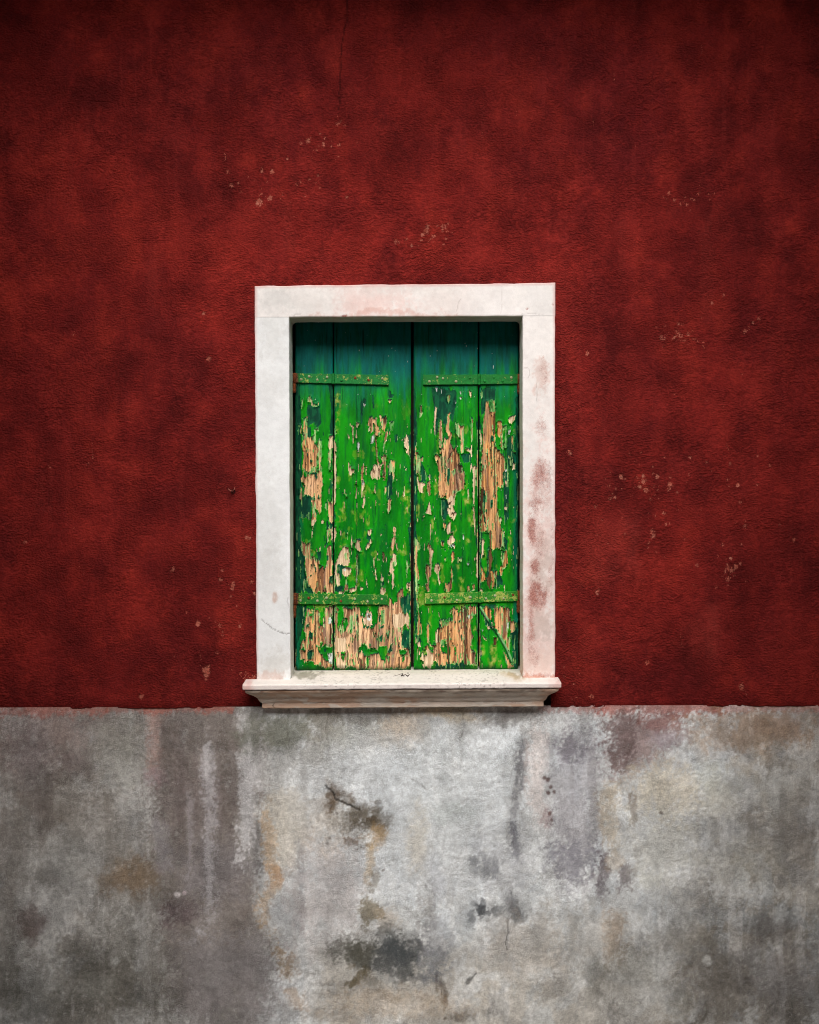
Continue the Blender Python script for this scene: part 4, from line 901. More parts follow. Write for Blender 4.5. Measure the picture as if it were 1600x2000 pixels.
# ------------------------------------------------------------------ shutters: bare wood, undercoats and peeling green paint
# worn places, four sheets of (kind, outline): w bare wood, p pale ground, l pale green undercoat, d old dark coat and painted shade strips by the jambs, g islands of top coat,
# k dark wet wood, n whitish filler, y yellowed paint
TILE = {3: (550, 740), 4: (790, 740), 5: (550, 1020), 6: (790, 1020)}
WEAR = {3: '''
d 300,300 440,320 465,520 430,560 360,510 310,560 295,480 290,370
d 240,1360 390,1350 395,1400 345,1400 340,1560 360,1640 220,1600 190,1430
d 130,60 215,60 235,900 225,1430 190,1778 125,1778
d 545,60 598,60 598,640 555,650 575,400
d 606,200 625,210 622,700 606,700
d 920,235 985,230 975,290 940,330 930,520 915,540 920,330
d 1050,190 1075,200 1070,340 1055,340
d 1240,120 1265,150 1270,180 1305,190 1280,230 1240,220
d 1310,650 1345,640 1340,720 1315,740
d 1440,660 1500,640 1500,780 1470,760
d 1530,300 1560,350 1570,640 1540,700
d 1240,1010 1290,1000 1280,1330 1240,1400 1210,1380
w 250,440 295,440 300,620 345,690 370,720 400,760 415,800 430,690 465,690 465,850 465,940 470,1140 475,1230 465,1390 460,1530 425,1560 400,1500 395,1370 320,1360 250,1345 265,1250 225,1190 245,1080 250,900 240,740
w 345,1400 385,1400 390,1540 415,1550 405,1630 350,1640 360,1560
p 345,1640 410,1620 350,1720
l 430,700 465,690 468,960 440,900 425,1000 400,960 420,860
l 250,1040 300,1060 420,1000 465,960 470,1100 400,1060 330,1120 250,1130
l 250,450 290,450 285,600 250,680
w 230,230 242,230 238,350 228,350
w 222,530 235,530 232,630 222,620
w 225,1250 240,1260 232,1400 210,1400
l 300,210 345,190 345,250 400,300 430,270 435,310 360,320 340,270 300,265
p 340,230 352,230 360,300 345,310
d 300,560 340,560 345,670 300,670
d 335,1100 400,1070 415,1130 400,1180 385,1110
l 350,600 430,560 440,690 390,740 360,700
g 400,590 430,600 430,700 400,720
p 550,660 595,650 595,780 560,830 545,800
l 540,840 590,800 570,1000 555,1080 540,1000
w 530,1400 590,1440 590,1660 560,1680 545,1560
l 510,1440 545,1420 545,1560 505,1500
p 608,700 630,740 635,1080 625,1450 608,1470
w 1010,420 1050,440 1095,440 1110,540 1140,590 1130,670 1100,660 1085,560 1060,510 1065,600 1030,640 1025,560 1000,520
w 1125,395 1160,440 1215,430 1225,500 1190,600 1150,550
w 1215,590 1245,570 1220,700 1190,800 1150,900 1215,870 1200,1180 1170,1150 1185,1000 1150,930 1180,780
k 1072,510 1087,515 1117,960 1100,960
w 1100,680 1115,960 1140,980 1110,1010 1095,700
n 1040,670 1075,640 1070,740 1030,760
p 1035,1060 1080,980 1130,1010 1170,960 1140,1140 1110,1160 1040,1140
k 1060,1050 1085,1060 1080,1100 1062,1090
k 1120,1040 1150,1050 1130,1110
l 1245,480 1300,490 1290,600 1265,600
w 1230,230 1280,240 1250,280
w 920,1020 955,1005 945,1160 920,1170
p 975,1020 990,1020 980,1070
p 920,1180 960,1190 955,1270 935,1300
n 930,1185 950,1190 945,1230 930,1220
p 775,950 800,990 845,1030 840,1080 790,1110 770,1040
p 768,650 792,650 785,700
p 790,500 802,510 790,550
p 866,500 903,505 880,565 860,550
p 866,560 874,680 860,690
n 875,740 905,740 895,850 880,800
p 861,1180 874,1180 874,1385 861,1385
n 943,285 972,300 955,335
l 1250,940 1320,960 1315,1100 1290,1200 1275,1100 1240,1090
w 1275,1100 1310,1110 1295,1200
w 1195,1240 1220,1230 1210,1300 1190,1350
w 1230,1390 1275,1390 1265,1500 1230,1570
p 1445,640 1465,690 1480,780 1475,880 1440,840 1420,740
p 1433,1025 1452,1030 1440,1070
p 943,1380 972,1385 955,1505 940,1500
p 1088,1400 1102,1410 1095,1480
p 1078,1200 1088,1330 1076,1330
l 735,1310 757,1320 750,1380
p 460,1640 490,1640 485,1680 465,1680
l 1545,780 1580,830 1590,1100 1555,1110 1540,900
w 1540,900 1556,900 1562,1080 1548,1100
p 1000,1750 1050,1740 1040,1778 1000,1778
p 1290,1710 1325,1720 1320,1778 1290,1778
y 820,1520 850,1530 840,1590 820,1590
y 1410,1290 1490,1280 1490,1500 1450,1620 1420,1500
y 620,180 680,160 660,560 620,600
y 640,1500 700,1520 690,1650 640,1640''',
4: '''
d 310,100 460,110 600,130 600,340 560,500 510,400 480,560 440,480 400,470 390,640 340,640 340,300
d 650,880 760,860 770,960 690,980
d 440,1370 500,1420 520,1500 480,1620 440,1620 420,1480
d 1190,680 1260,660 1270,1040 1180,1050
d 1150,1050 1205,1050 1210,1600 1150,1700
d 1285,200 1325,200 1325,1778 1300,1778
d 885,110 1050,110 1050,240 945,260 930,350 910,420 885,400
d 105,100 125,120 140,700 150,1400 120,1778 105,1778
d 190,950 260,1100 250,1180 190,1200
w 405,480 435,490 440,700 420,860 470,660 490,720 520,640 550,800 600,790 640,870 640,960 690,1060 700,1180 680,1280 610,1310 580,1380 500,1410 450,1370 400,1350 390,1200 400,1060 350,900 360,850 410,900 400,650
w 505,400 535,400 515,560 545,650 540,700 490,620 480,560
k 520,860 550,840 545,880 520,920 505,1000 500,940
k 425,850 437,860 445,1080 430,1080
k 460,880 470,900 480,1120 465,1160
k 610,1000 640,960 670,1100 640,1080
d 500,1050 525,1040 530,1120 510,1230 490,1180
l 545,1060 600,1040 590,1110 560,1130
p 500,1500 560,1480 600,1560 570,1640 530,1600 500,1560
k 545,1550 575,1550 570,1585 545,1575
p 530,1340 580,1380 580,1460 520,1490 505,1430
k 515,1430 545,1420 540,1445 515,1460
p 490,1690 540,1640 530,1760 490,1760
p 360,330 377,330 367,480 350,640 343,500
l 590,500 690,600 690,860 650,860 640,700 600,600
w 625,540 690,540 680,590 640,580
p 700,800 770,800 780,890 740,840 700,840
l 768,440 787,440 792,700 775,740 763,560
p 790,1020 840,1030 845,1240 815,1240 808,1420 825,1700 800,1700 790,1300
l 815,1060 845,1050 848,1240 820,1230
y 750,1550 800,1550 815,1700 750,1690
y 690,1440 740,1440 735,1400 740,1380 690,1390
l 180,310 205,290 205,400 180,470 165,440
w 185,320 203,310 200,400 185,400
l 120,760 150,800 155,880 190,930 180,1060 190,1110 140,1110 120,940
w 122,780 145,820 148,930 125,930
w 190,930 215,880 220,960 190,960
p 155,1160 190,1200 260,1200 215,1250 220,1320 175,1310 155,1230
w 265,1190 300,1170 300,1340 285,1360 260,1280
p 260,1120 285,1100 285,1140
p 290,1400 310,1540 310,1575 245,1560 265,1490
w 450,1640 480,1680 470,1750 445,1740
p 750,110 775,160 770,220 750,190
l 495,190 537,190 515,300 493,230
n 360,100 385,100 375,150
n 640,140 660,140 655,180
n 635,210 675,205 655,240
n 585,260 605,270 590,300
n 423,120 433,120 430,170
n 1200,590 1230,590 1220,650 1200,630
w 945,260 1050,240 1050,400 1050,700 1060,780 1110,860 1160,870 1165,1040 1140,1100 1140,1250 1080,1250 1070,1400 1090,1640 1140,1778 880,1778 900,1500 890,1300 885,1100 895,960 910,720 915,480 930,350
l 975,250 1050,240 1050,390 985,380
k 1030,400 1052,400 1052,640 1035,640
k 1000,660 1015,700 1010,960 1000,960
k 1035,720 1048,780 1055,1300 1035,1400
k 880,1300 920,1250 930,1500 880,1600
d 1005,650 1035,660 1030,720 1010,720
d 935,860 972,860 960,905
d 890,980 920,1000 900,1090
d 920,1250 940,1300 930,1590 950,1700 920,1700 905,1450
l 950,1640 972,1640 962,1778 938,1778
d 995,1400 1020,1400 1015,1500 1000,1480
w 1080,480 1135,480 1135,560 1105,680 1075,640
p 1200,450 1285,410 1280,470 1240,520 1210,500
l 1120,560 1180,520 1180,780 1130,880 1110,760
g 1135,600 1160,580 1160,720 1140,760
w 1240,660 1257,660 1250,760 1238,760
y 1200,850 1260,850 1255,880 1200,870
w 1200,885 1222,890 1215,920 1200,915
p 1265,980 1282,970 1282,1050 1245,1050
l 880,150 905,120 905,200 885,230
p 885,620 900,640 898,760 885,780
n 1170,1040 1190,1040 1185,1070 1170,1070
p 1165,1180 1182,1190 1178,1250 1168,1240
n 1172,1350 1184,1350 1180,1400
p 1160,1490 1195,1480 1180,1520 1165,1520
y 690,1400 780,1380 760,1450 700,1460
y 240,330 285,330 280,360 245,360
y 560,640 600,660 590,700
y 1230,1620 1280,1620 1270,1650 1230,1640
y 140,1450 165,1450 160,1600 140,1600
y 310,1620 345,1640 340,1778 310,1778''',
5: '''
d 220,320 265,330 265,560 310,730 370,770 370,820 180,810 200,560
d 130,0 215,0 235,220 225,560 200,830 135,830
d 520,0 598,0 598,70 530,120 540,260 520,250
d 1465,60 1500,60 1500,420 1485,300
d 985,130 1040,160 1030,220 985,200
d 1365,870 1480,820 1500,1050 1400,1050
d 620,740 720,740 700,800 660,810 620,800
d 170,960 300,970 290,1010 270,1100 230,1300 180,1400
w 235,220 275,220 290,280 330,200 335,300 360,380 440,440 440,560 470,500 500,520 520,480 530,270 575,270 590,500 590,820 370,815 360,760 310,730 275,560 270,380 225,320
l 280,280 330,220 350,420 300,440 280,400
l 360,390 430,440 420,470 370,420
d 385,520 405,520 402,575 388,560
d 520,380 545,380 540,440 525,450
d 560,620 590,620 590,720 550,700
d 340,480 355,480 350,540
d 325,610 345,610 340,640
k 405,680 418,680 418,820 402,820
p 570,80 590,60 590,200 575,200
l 520,90 560,60 555,160 535,240
l 405,290 455,280 460,330 410,335
d 410,335 460,340 450,440 425,440
p 608,60 635,110 620,200 608,230
p 720,280 775,270 780,400 790,480 740,500 700,480 690,500 650,480 640,580 655,560 680,730 640,720 620,600 635,430 680,360
l 725,360 775,340 770,430 730,420
d 655,480 740,500 700,600 690,680 650,560
p 705,540 760,510 810,550 790,610 740,640 710,590
n 725,535 745,535 740,570 722,565
w 745,640 757,640 752,730 780,760 760,800 720,800 730,740
p 660,810 720,800 730,830 660,840
p 790,770 865,745 870,780 820,810 780,800
p 905,740 930,750 955,770 920,790
p 860,200 900,240 930,310 900,350 855,290
l 900,300 935,320 900,350
w 863,370 882,370 874,660 862,660
n 862,650 878,650 875,700 865,700
p 820,230 870,190 930,200 900,235
p 1000,90 1050,90 1030,150 1000,140
p 975,270 1040,190 1055,220 1000,300 980,320
w 1295,60 1325,70 1320,130 1320,240 1290,330 1265,270 1275,200 1260,190 1290,180
p 1280,370 1330,360 1325,500 1300,560 1297,720 1285,780 1280,600 1215,610 1245,580 1260,460
l 1280,470 1320,440 1315,520 1285,540
l 1450,430 1480,500 1460,560 1450,640 1440,560
p 1160,590 1185,640 1180,680 1150,670
d 1148,690 1192,690 1190,730 1150,735
p 1150,750 1200,740 1210,800 1180,840 1145,820
p 1090,590 1107,650 1090,690
p 1228,660 1252,670 1240,710
k 1168,340 1192,350 1188,430 1170,430
p 1170,430 1192,435 1182,470
p 1450,690 1490,690 1495,780 1450,770
k 1460,720 1485,720 1480,745 1460,745
p 983,620 997,730 980,730
l 755,110 770,120 765,210
w 620,970 660,980 650,1100 640,1200 690,1290 740,1260 770,1160 730,1110 690,1060 690,1000 730,970 790,1000 870,970 905,1010 920,1080 950,1090 950,1230 1060,1220 1110,1150 1120,1000 1140,960 1240,960 1240,860 1270,850 1285,960 1340,900 1340,810 1400,750 1420,860 1380,880 1370,960 1400,1050 1480,1060 1475,1240 1440,1180 1410,1200 1390,1440 1480,1470 1490,1620 1440,1710 1370,1700 1130,1715 980,1700 900,1710 770,1660 740,1700 640,1690 620,1500
p 1285,1060 1480,1065 1470,1180 1400,1190 1380,1260 1290,1200
p 620,1340 750,1340 750,1480 690,1500 625,1480
p 640,1560 740,1600 730,1690 650,1690
g 660,980 715,980 720,1080 715,1250 690,1270 645,1180
l 715,1100 735,1110 720,1280 690,1300 660,1240
g 890,1470 910,1430 960,1400 1000,1450 1060,1480 1100,1455 1120,1490 1100,1520 1010,1530 970,1550 940,1490
g 1120,1440 1215,1430 1225,1520 1200,1590 1160,1590 1120,1500
g 685,1500 735,1490 738,1515 712,1532
g 1360,1500 1400,1470 1455,1490 1430,1530 1365,1525
d 1230,1500 1275,1400 1285,1480 1250,1520
g 920,970 1110,970 1110,1130 1060,1160 1050,1050 1000,1010 950,1080
d 1410,1260 1500,1230 1500,1480 1390,1440
d 865,1070 885,1050 885,1130 865,1130
d 1140,1320 1175,1290 1170,1380 1140,1370
d 1130,1060 1150,1060 1145,1160 1130,1150
d 1150,1200 1190,1200 1180,1230 1150,1230
l 770,1100 860,1050 865,1250 800,1290 770,1200
l 1150,1020 1200,1020 1200,1180 1150,1200
l 1345,1215 1385,1210 1385,1260 1350,1265
l 690,1540 740,1540 712,1600
l 1385,1550 1455,1540 1450,1600 1400,1600
l 980,1540 1010,1540 1000,1690 975,1690
l 1180,1590 1210,1590 1205,1640 1185,1640
p 975,1040 1000,1010 1050,1080 1055,1180 1010,1220 960,1190 950,1120
n 985,1060 1030,1060 1045,1110 1020,1150 990,1130
k 1000,1080 1025,1080 1030,1110 1005,1115
d 945,1205 965,1205 965,1230 945,1230
d 980,1205 1015,1205 1010,1235 985,1235
d 1035,1190 1060,1190 1055,1220
k 1045,1230 1060,1230 1085,1340 1070,1340
k 815,1310 830,1310 828,1400 818,1400
k 760,1480 775,1490 775,1660 760,1660
k 900,1560 930,1600 930,1710 900,1710
k 880,1100 892,1100 895,1640 882,1640
k 1125,1180 1136,1180 1130,1450 1120,1450
k 1350,1560 1372,1560 1372,1690 1350,1690
k 1285,1000 1292,1000 1290,1420 1282,1420
w 300,990 330,1000 340,1100 390,1050 410,980 430,1000 440,1180 500,1220 500,990 590,970 590,1440 520,1440 400,1420 480,1560 590,1650 590,1690 500,1690 330,1590 290,1630 215,1590 220,1400 280,1330 260,1200
l 340,990 380,1010 380,1160 350,1170
k 385,1060 400,1060 400,1400 378,1400
k 560,1180 580,1200 580,1400 560,1400
d 290,1190 330,1160 320,1220 295,1230
d 320,1260 370,1280 360,1360 320,1330
g 220,1470 260,1440 280,1480 240,1490
d 300,1500 360,1470 350,1580 300,1580
g 430,1450 462,1440 455,1490 432,1485
g 530,1450 590,1430 570,1500 520,1500
g 440,1380 478,1380 450,1440
g 235,1270 285,1280 275,1330 235,1330
d 490,1470 520,1470 515,1510 495,1505
n 530,1520 590,1510 590,1650 550,1620
n 540,1110 585,1100 580,1180 545,1180
y 620,870 700,850 690,900
y 1180,780 1240,790 1230,840 1190,840''',
6: '''
d 105,0 130,40 150,200 140,900 150,1300 180,1310 205,1370 150,1390 130,1320 110,900
d 395,1130 540,1100 540,1180 480,1210 400,1250
d 960,300 1010,300 1010,560 990,640 940,700 950,560
d 890,0 905,0 900,300 890,480 880,480
d 1060,600 1100,580 1150,700 1060,760 1040,740
d 1150,160 1190,200 1190,330 1160,320
d 1225,1290 1310,1200 1325,1690 1270,1640
d 900,1000 990,1170 1040,1260 1020,1240 940,1180 895,1060
d 870,960 1060,950 1050,1000 1010,1000 940,960 900,990
d 1290,0 1325,0 1325,780 1300,780
l 120,180 150,200 180,260 190,300 150,330 150,480 180,600 160,760 150,860 170,1000 205,1290 180,1300 130,1310 150,1180 150,1000 120,700
w 150,480 175,600 160,760 155,640
w 150,860 172,1000 200,1240 175,1200 155,1000
w 275,260 295,220 345,350 320,400 310,600 290,640 290,800 250,790 245,730 270,680 240,590 250,480 290,500 300,380 270,290
p 295,300 340,340 320,395 300,370
p 350,520 385,460 410,490 395,580 420,700 405,720 385,590 355,560
k 385,510 400,520 395,570
w 430,200 465,210 450,280 425,260
l 455,300 482,310 478,345
l 470,390 497,390 490,430 460,460
p 490,40 540,20 540,80 510,140 490,110
w 440,0 480,0 475,60 445,60
p 500,200 550,140 600,210 560,240 520,260 500,250
n 525,265 580,240 570,290 535,290
w 540,350 577,330 577,420 545,480
k 530,480 560,540 548,560
w 535,520 560,540 550,780 510,830 465,770 470,700 520,700 535,640
k 535,640 550,640 545,780 532,780
l 620,410 660,400 660,460 620,465
y 600,470 620,470 650,540 625,560
w 725,740 747,720 762,800 730,810
w 788,720 812,710 815,770 790,800
p 833,350 852,320 852,660 836,640
y 750,0 830,0 820,50 760,20
y 720,100 770,110 760,240 720,240
y 640,650 690,640 690,800 640,800
y 330,650 370,660 350,720 330,700
y 310,20 340,20 330,120 310,110
n 670,150 690,150 690,210 675,200
l 672,280 690,280 690,320 672,315
n 725,475 750,475 745,498 728,498
w 520,1010 580,980 600,1010 640,1040 650,980 700,970 830,960 830,1060 780,1100 770,1200 790,1320 810,1340 770,1400 790,1480 830,1500 820,1650 790,1670 740,1640 700,1620 680,1610 640,1640 600,1700 560,1600 520,1640 400,1660 360,1600 300,1700 200,1660 180,1580 220,1540 250,1420 380,1380 400,1250 480,1180 550,1150
p 200,1500 330,1480 340,1600 300,1700 200,1660
p 360,1260 390,1220 385,1390 360,1400
g 420,1450 480,1420 530,1440 520,1560 470,1500 430,1490
g 575,1440 600,1440 592,1495
g 578,1510 602,1510 590,1550
g 212,1530 250,1480 262,1530 240,1545
g 270,1430 330,1430 342,1470 290,1480
g 760,1440 830,1400 830,1490 775,1480
d 573,1130 597,1140 590,1205
d 628,1130 647,1140 630,1170
d 655,1300 668,1300 665,1380 655,1370
d 360,1640 450,1660 480,1620 560,1640 640,1640 700,1630 700,1700 350,1700
k 695,1000 722,1000 715,1640 690,1640
k 490,1200 512,1200 522,1640 500,1640
k 385,1230 405,1220 405,1400 388,1400
k 655,970 672,970 668,1240 655,1240
l 420,1360 480,1350 480,1420 420,1430
l 400,1140 500,1120 540,1180 480,1200 430,1220
l 535,1040 555,1010 560,1140 540,1150
n 735,1080 762,1070 752,1130
p 140,1400 180,1380 200,1430 160,1440
w 260,1160 287,1180 287,1380 260,1390
l 270,1360 310,1390 300,1410 270,1400
l 140,1430 160,1440 150,1590 135,1590
p 390,1030 405,1050 408,1110 395,1090
l 315,1000 328,1010 325,1060
w 880,0 940,0 930,80 900,120 880,110
w 975,0 1110,0 1120,60 1150,100 1155,250 1110,320 1060,290 1030,330 1000,300 980,160
l 1125,80 1155,100 1155,300 1115,320 1135,200
k 985,100 1010,100 1010,300 990,300
k 970,330 1000,300 1020,400 1000,560 1020,570 1000,700 985,790 965,720 950,700 980,560
w 1000,560 1040,570 1040,760 1010,780
l 1040,550 1075,560 1060,640 1035,650
w 890,490 920,560 950,660 890,700
w 1130,330 1190,330 1195,500 1150,540 1120,610 1100,590 1130,430
l 1120,350 1165,330 1140,480 1130,560
p 900,190 922,200 917,400 895,420
p 880,760 910,780 900,800 880,800
w 910,1000 940,960 1010,1010 1000,1130 960,1100
w 1050,980 1200,970 1230,1020 1215,1150 1190,1280 1170,1370 1130,1360 1090,1290 1030,1210
w 1210,1100 1290,1160 1280,1250 1230,1290 1220,1180
n 1190,1160 1210,1160 1205,1240 1192,1230
l 1150,1380 1230,1300 1220,1500 1170,1440
w 1130,1470 1180,1530 1270,1680 1200,1690 1170,1560
p 895,1310 950,1330 950,1370 910,1340
n 895,1240 915,1250 905,1280
k 1030,1330 1070,1340 1060,1440 1030,1420
y 990,1450 1050,1400 1060,1660 1020,1640 985,1540
y 880,1420 930,1420 920,1530 880,1530
y 930,530 960,530 960,560 930,560
p 1245,1000 1258,1010 1255,1080
n 1170,1590 1182,1590 1180,1630'''}
POLYS = []
for tl, txt in WEAR.items():
    ox, oy = TILE[tl]
    for ln in txt.strip().splitlines():
        k, *pp = ln.split()
        POLYS.append((k, [(ox + int(p.split(',')[0]) / 5.926, oy + int(p.split(',')[1]) / 5.926) for p in pp]))

def board(name, x0, x1, warm, seed, parent):
    st = 0.80
    n = int((x1 - x0) / st); px = np.linspace(x0, x1, n, dtype=np.float32)
    yb = 1310.0 - 3.0 * ((x0 + x1) / 2 - 575) / 440
    py = np.arange(614, yb, st, dtype=np.float32)
    PX, PY = np.meshgrid(px, py)
    # ragged, grain-following outlines
    wx = PX + (fbm(PX / 5, PY / 11, seed, 3) - 0.5) * 4.2
    wy = PY + (fbm(PX / 1.9, PY / 34, seed + 3, 3) - 0.5) * 13 + (fbm(PX / 6, PY / 6, seed + 5, 2) - 0.5) * 4
    # ---- wood
    gw = (fbm(PX / 14, PY / 70, seed + 8, 3) - 0.5) * 14
    gr = fbm((PX + gw) / 1.5, PY / 130, seed + 11, 3, 0.6)
    gr2 = fbm((PX + gw) / 5.5, PY / 190, seed + 12, 2)
    grain = np.clip((gr - 0.5) * 1.9 + (gr2 - 0.5) * 1.3 + 0.5, 0, 1)
    age = fbm(PX / 34, PY / 60, seed + 15, 4)
    woodL = lerp(lin(228, 188, 148), lin(224, 164, 100), np.clip(warm + (age - 0.5) * 1.5, 0, 1)[..., None])
    woodD = lerp(lin(132, 96, 74), lin(128, 78, 40), warm)
    wood = lerp(woodD, woodL, sstep(0.15, 0.78, grain)[..., None])
    wood = lerp(wood, lin(118, 104, 96), (sstep(0.56, 0.74, fbm(PX / 12, PY / 70, seed + 17, 4)) * 0.55)[..., None])
    crk = sstep(0.80, 0.88, vn((PX + gw) / 2.0, PY / 90, seed + 19))
    wood = lerp(wood, lin(46, 30, 20), (crk * 0.85)[..., None])
    # ---- top coat: sun-bleached green; teal under the lintel, part unfaded, part painted shade
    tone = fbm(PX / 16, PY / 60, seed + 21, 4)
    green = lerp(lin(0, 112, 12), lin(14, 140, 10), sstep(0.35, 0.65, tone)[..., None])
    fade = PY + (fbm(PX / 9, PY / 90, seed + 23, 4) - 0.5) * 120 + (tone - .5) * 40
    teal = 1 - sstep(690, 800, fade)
    side = sstep(16, 2, np.minimum(np.abs(PX - 577), np.abs(PX - 1013)) + (tone - .5) * 12) * 0.6  # shade of the jambs painted along the outer board edges
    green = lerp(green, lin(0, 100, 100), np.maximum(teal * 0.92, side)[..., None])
    mott = sstep(0.55, 0.7, fbm(PX / 5, PY / 40, seed + 25, 3))
    green = lerp(green, lin(0, 82, 40), (mott * 0.4)[..., None])
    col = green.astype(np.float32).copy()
    H = np.full(PX.shape, 1.6, np.float32); G = np.ones(PX.shape, np.float32)
    dark = lerp(lin(0, 58, 40), lin(8, 84, 52), sstep(.35, .65, fbm(PX / 4, PY / 12, seed + 31, 3))[..., None])
    palew = lerp(lin(228, 204, 170), lin(176, 148, 116), sstep(.3, .7, gr)[..., None])
    paleg = lerp(lin(160, 190, 128), lin(96, 160, 84), sstep(.35, .65, fbm(PX / 2.4, PY / 26, seed + 33, 3))[..., None])
    white = lerp(lin(206, 212, 206), lin(120, 128, 118), sstep(.5, .7, fbm(PX / 2, PY / 5, seed + 35, 2))[..., None])
    kinds = {k: np.zeros(PX.shape, bool) for k in 'wpldgkny'}
    layer = np.zeros(PX.shape, np.int8)               # 0 top coat 1 wood 2 pale 3 pale green 4 dark coat, painted shade 6 dark wood 7 white
    codes = dict(w=1, p=2, l=3, d=4, g=0, k=6, n=7)
    ymask = np.zeros(PX.shape, np.float32)
    # patches not traced: small losses that follow the grain, more of them lower down
    low = sstep(760, 900, PY)
    sp = fbm(PX / 3.4, PY / 26, seed + 41, 3)
    layer[(sp > 0.765) & (low > .5)] = 4
    layer[(sp > 0.80) & (low > .5)] = 2
    sp2 = vn(PX / 2.6, PY / 9, seed + 43)
    layer[(sp2 > 0.972) & (low > .4)] = 2
    layer[(vn(PX / 2.2, PY / 5, seed + 44) > 0.984)] = 7
    ed = np.minimum(PX - x0, x1 - PX)
    en = fbm(PX / 3, PY / 24, seed + 45, 3)
    layer[(ed < 4.5 * (en - 0.3) * 2) & (low > .3)] = 4
    layer[(ed < 3.0 * (en - 0.42) * 2.4) & (low > .6)] = 3
    for k, pts in POLYS:
        xs = [p[0] for p in pts]
        if max(xs) < x0 - 3 or min(xs) > x1 + 3: continue
        big = (max(xs) - min(xs)) * (max(p[1] for p in pts) - min(p[1] for p in pts))
        if big > 500: m = inpoly(wx, wy, pts)
        else: m = inpoly(PX + (wx - PX) * .6, PY + (wy - PY) * .45, pts)
        if k == 'y': ymask = np.maximum(ymask, m)
        else: layer[m] = codes[k]
    # streaky interiors
    s1 = fbm(PX / 2.2, PY / 30, seed + 51, 3)
    layer[(layer == 3) & (s1 > 0.60)] = 1
    layer[(layer == 3) & (s1 < 0.36)] = 0
    layer[(layer == 4) & (s1 > 0.70) & (low > .5)] = 3
    layer[(layer == 1) & (fbm(PX / 3, PY / 16, seed + 52, 3) > 0.72)] = 3
    layer[(layer == 1) & (fbm(PX / 2.4, PY / 12, seed + 53, 3) > 0.755)] = 4
    # pale rim of undercoat round the bare places, painted shadow line under the lifted edge
    bare = ((layer == 1) | (layer == 2) | (layer == 3)).astype(np.float32)
    bb = blur(bare, 2)
    rim = (layer == 0) & (bb > 0.34) & (fbm(PX / 3, PY / 9, seed + 55, 3) > 0.55)
    layer[rim] = 3
    rim2 = (layer == 1) & (bb < 0.72) & (fbm(PX / 3, PY / 12, seed + 56, 3) > 0.5)
    layer[rim2] = 3
    up = np.zeros(PX.shape, bool); up[2:] = (layer[:-2] == 0) & np.isin(layer[2:], (1, 2, 3)); up[3:] |= (layer[:-3] == 0) & np.isin(layer[3:], (1, 2, 3)) & (en[3:] > .5)
    up[5:] |= (layer[:-5] == 0) & np.isin(layer[5:], (1, 2, 3)) & (en[5:] > .6)
    layer[up & (fbm(PX / 4, PY / 4, seed + 57, 2) > 0.36)] = 4
    # colours and heights
    for cd, cc, hh, gg in ((1, wood, 0.15, 0.0), (2, palew, 0.45, 0.05), (3, paleg, 0.6, 0.15), (4, dark, 0.75, 0.7), (7, white, 0.6, 0.0)):
        m = layer == cd
        col[m] = np.broadcast_to(cc, col.shape)[m]; H[m] = hh; G[m] = gg
    m = layer == 6
    col[m] = (lin(48, 32, 22) + 0.15 * (wood - lin(48, 32, 22)))[m]; H[m] = -0.8; G[m] = 0
    # yellowed, chalky top coat
    yn = fbm(PX / 5, PY / 7, seed + 61, 4)
    yy = blur(ymask, 4) * sstep(0.40, 0.55, yn) + sstep(0.66, 0.72, fbm(PX / 12, PY / 24, seed + 62, 5)) * low * 0.6
    yy = np.clip(yy, 0, 1) * (layer == 0)
    col = lerp(col, lerp(lin(96, 150, 30), lin(166, 172, 84), sstep(.5, .7, yn)[..., None]), yy[..., None] * 0.85)
    # dark green band along the foot
    ft = sstep(12, 1, yb - PY + (tone - .5) * 10)
    col = lerp(col, lin(14, 44, 22), (ft * 0.75)[..., None])
    # relief: grain in the wood, curling paint edges, hairline splits along the grain
    H = H + (layer == 1) * ((grain - 0.5) * 0.9 - crk * 1.2) + (layer == 2) * (gr - 0.5) * 0.4
    paint = np.isin(layer, (0, 4)).astype(np.float32)
    pb = blur(paint, 4)
    curl = paint * (1 - pb) * 2.0
    cn = sstep(0.42, 0.7, fbm(PX / 7, PY / 9, seed + 65, 3))
    H = H + curl * (0.8 + 5.5 * cn)
    spl = sstep(0.90, 0.95, vn(PX / 2.3, PY / 110, seed + 67)) * (layer == 0)
    H = H - spl * 0.9; col = lerp(col, lin(0, 46, 26), (spl * 0.75)[..., None])
    if name == 'wide_left':
        m = sstep(1.6, 0.4, np.abs(PX - 697 + (en - .5) * 2)) * sstep(735, 760, PY) * sstep(1215, 1190, PY)
        H = H - m * 1.4; col = lerp(col, lin(0, 52, 30), (m * 0.6)[..., None])
    if name == 'narrow_right':
        dl = [(939, 1186), (958, 1217), (976, 1241), (990, 1266), (1001, 1292)]
        dd = line_dist(PX + (tone - .5) * 3, PY, dl)
        m = sstep(2.6, 1.2, dd); H = H + m * 1.6
        col = lerp(col, np.where((tone > .5)[..., None], lin(120, 176, 120), lin(0, 92, 40)), (m * 0.9)[..., None])
        m2 = sstep(2.4, 0.8, line_dist(PX, PY, [(x - 3.0, y + 2.5) for x, y in dl])); H = H - m2 * 1.8
        col = lerp(col, lin(8, 40, 26), (m2 * 0.7)[..., None])
    H = H + (fbm(PX / 40, PY / 160, seed + 69, 3) - 0.5) * 3.0
    # eased arrises
    H = H - sstep(2.6, 0, ed) * 2.2 - sstep(3.0, 0, yb - PY) * 2.0
    # assemble with returned edges
    sc = S * (D + YS) / D
    VX = (PX - 800) * sc; VZ = ZC + (1000 - PY) * sc; VY = YS - H * 0.001
    pad = lambda a, yv=None: np.pad(a, ((1, 1), (1, 1)), mode='edge')
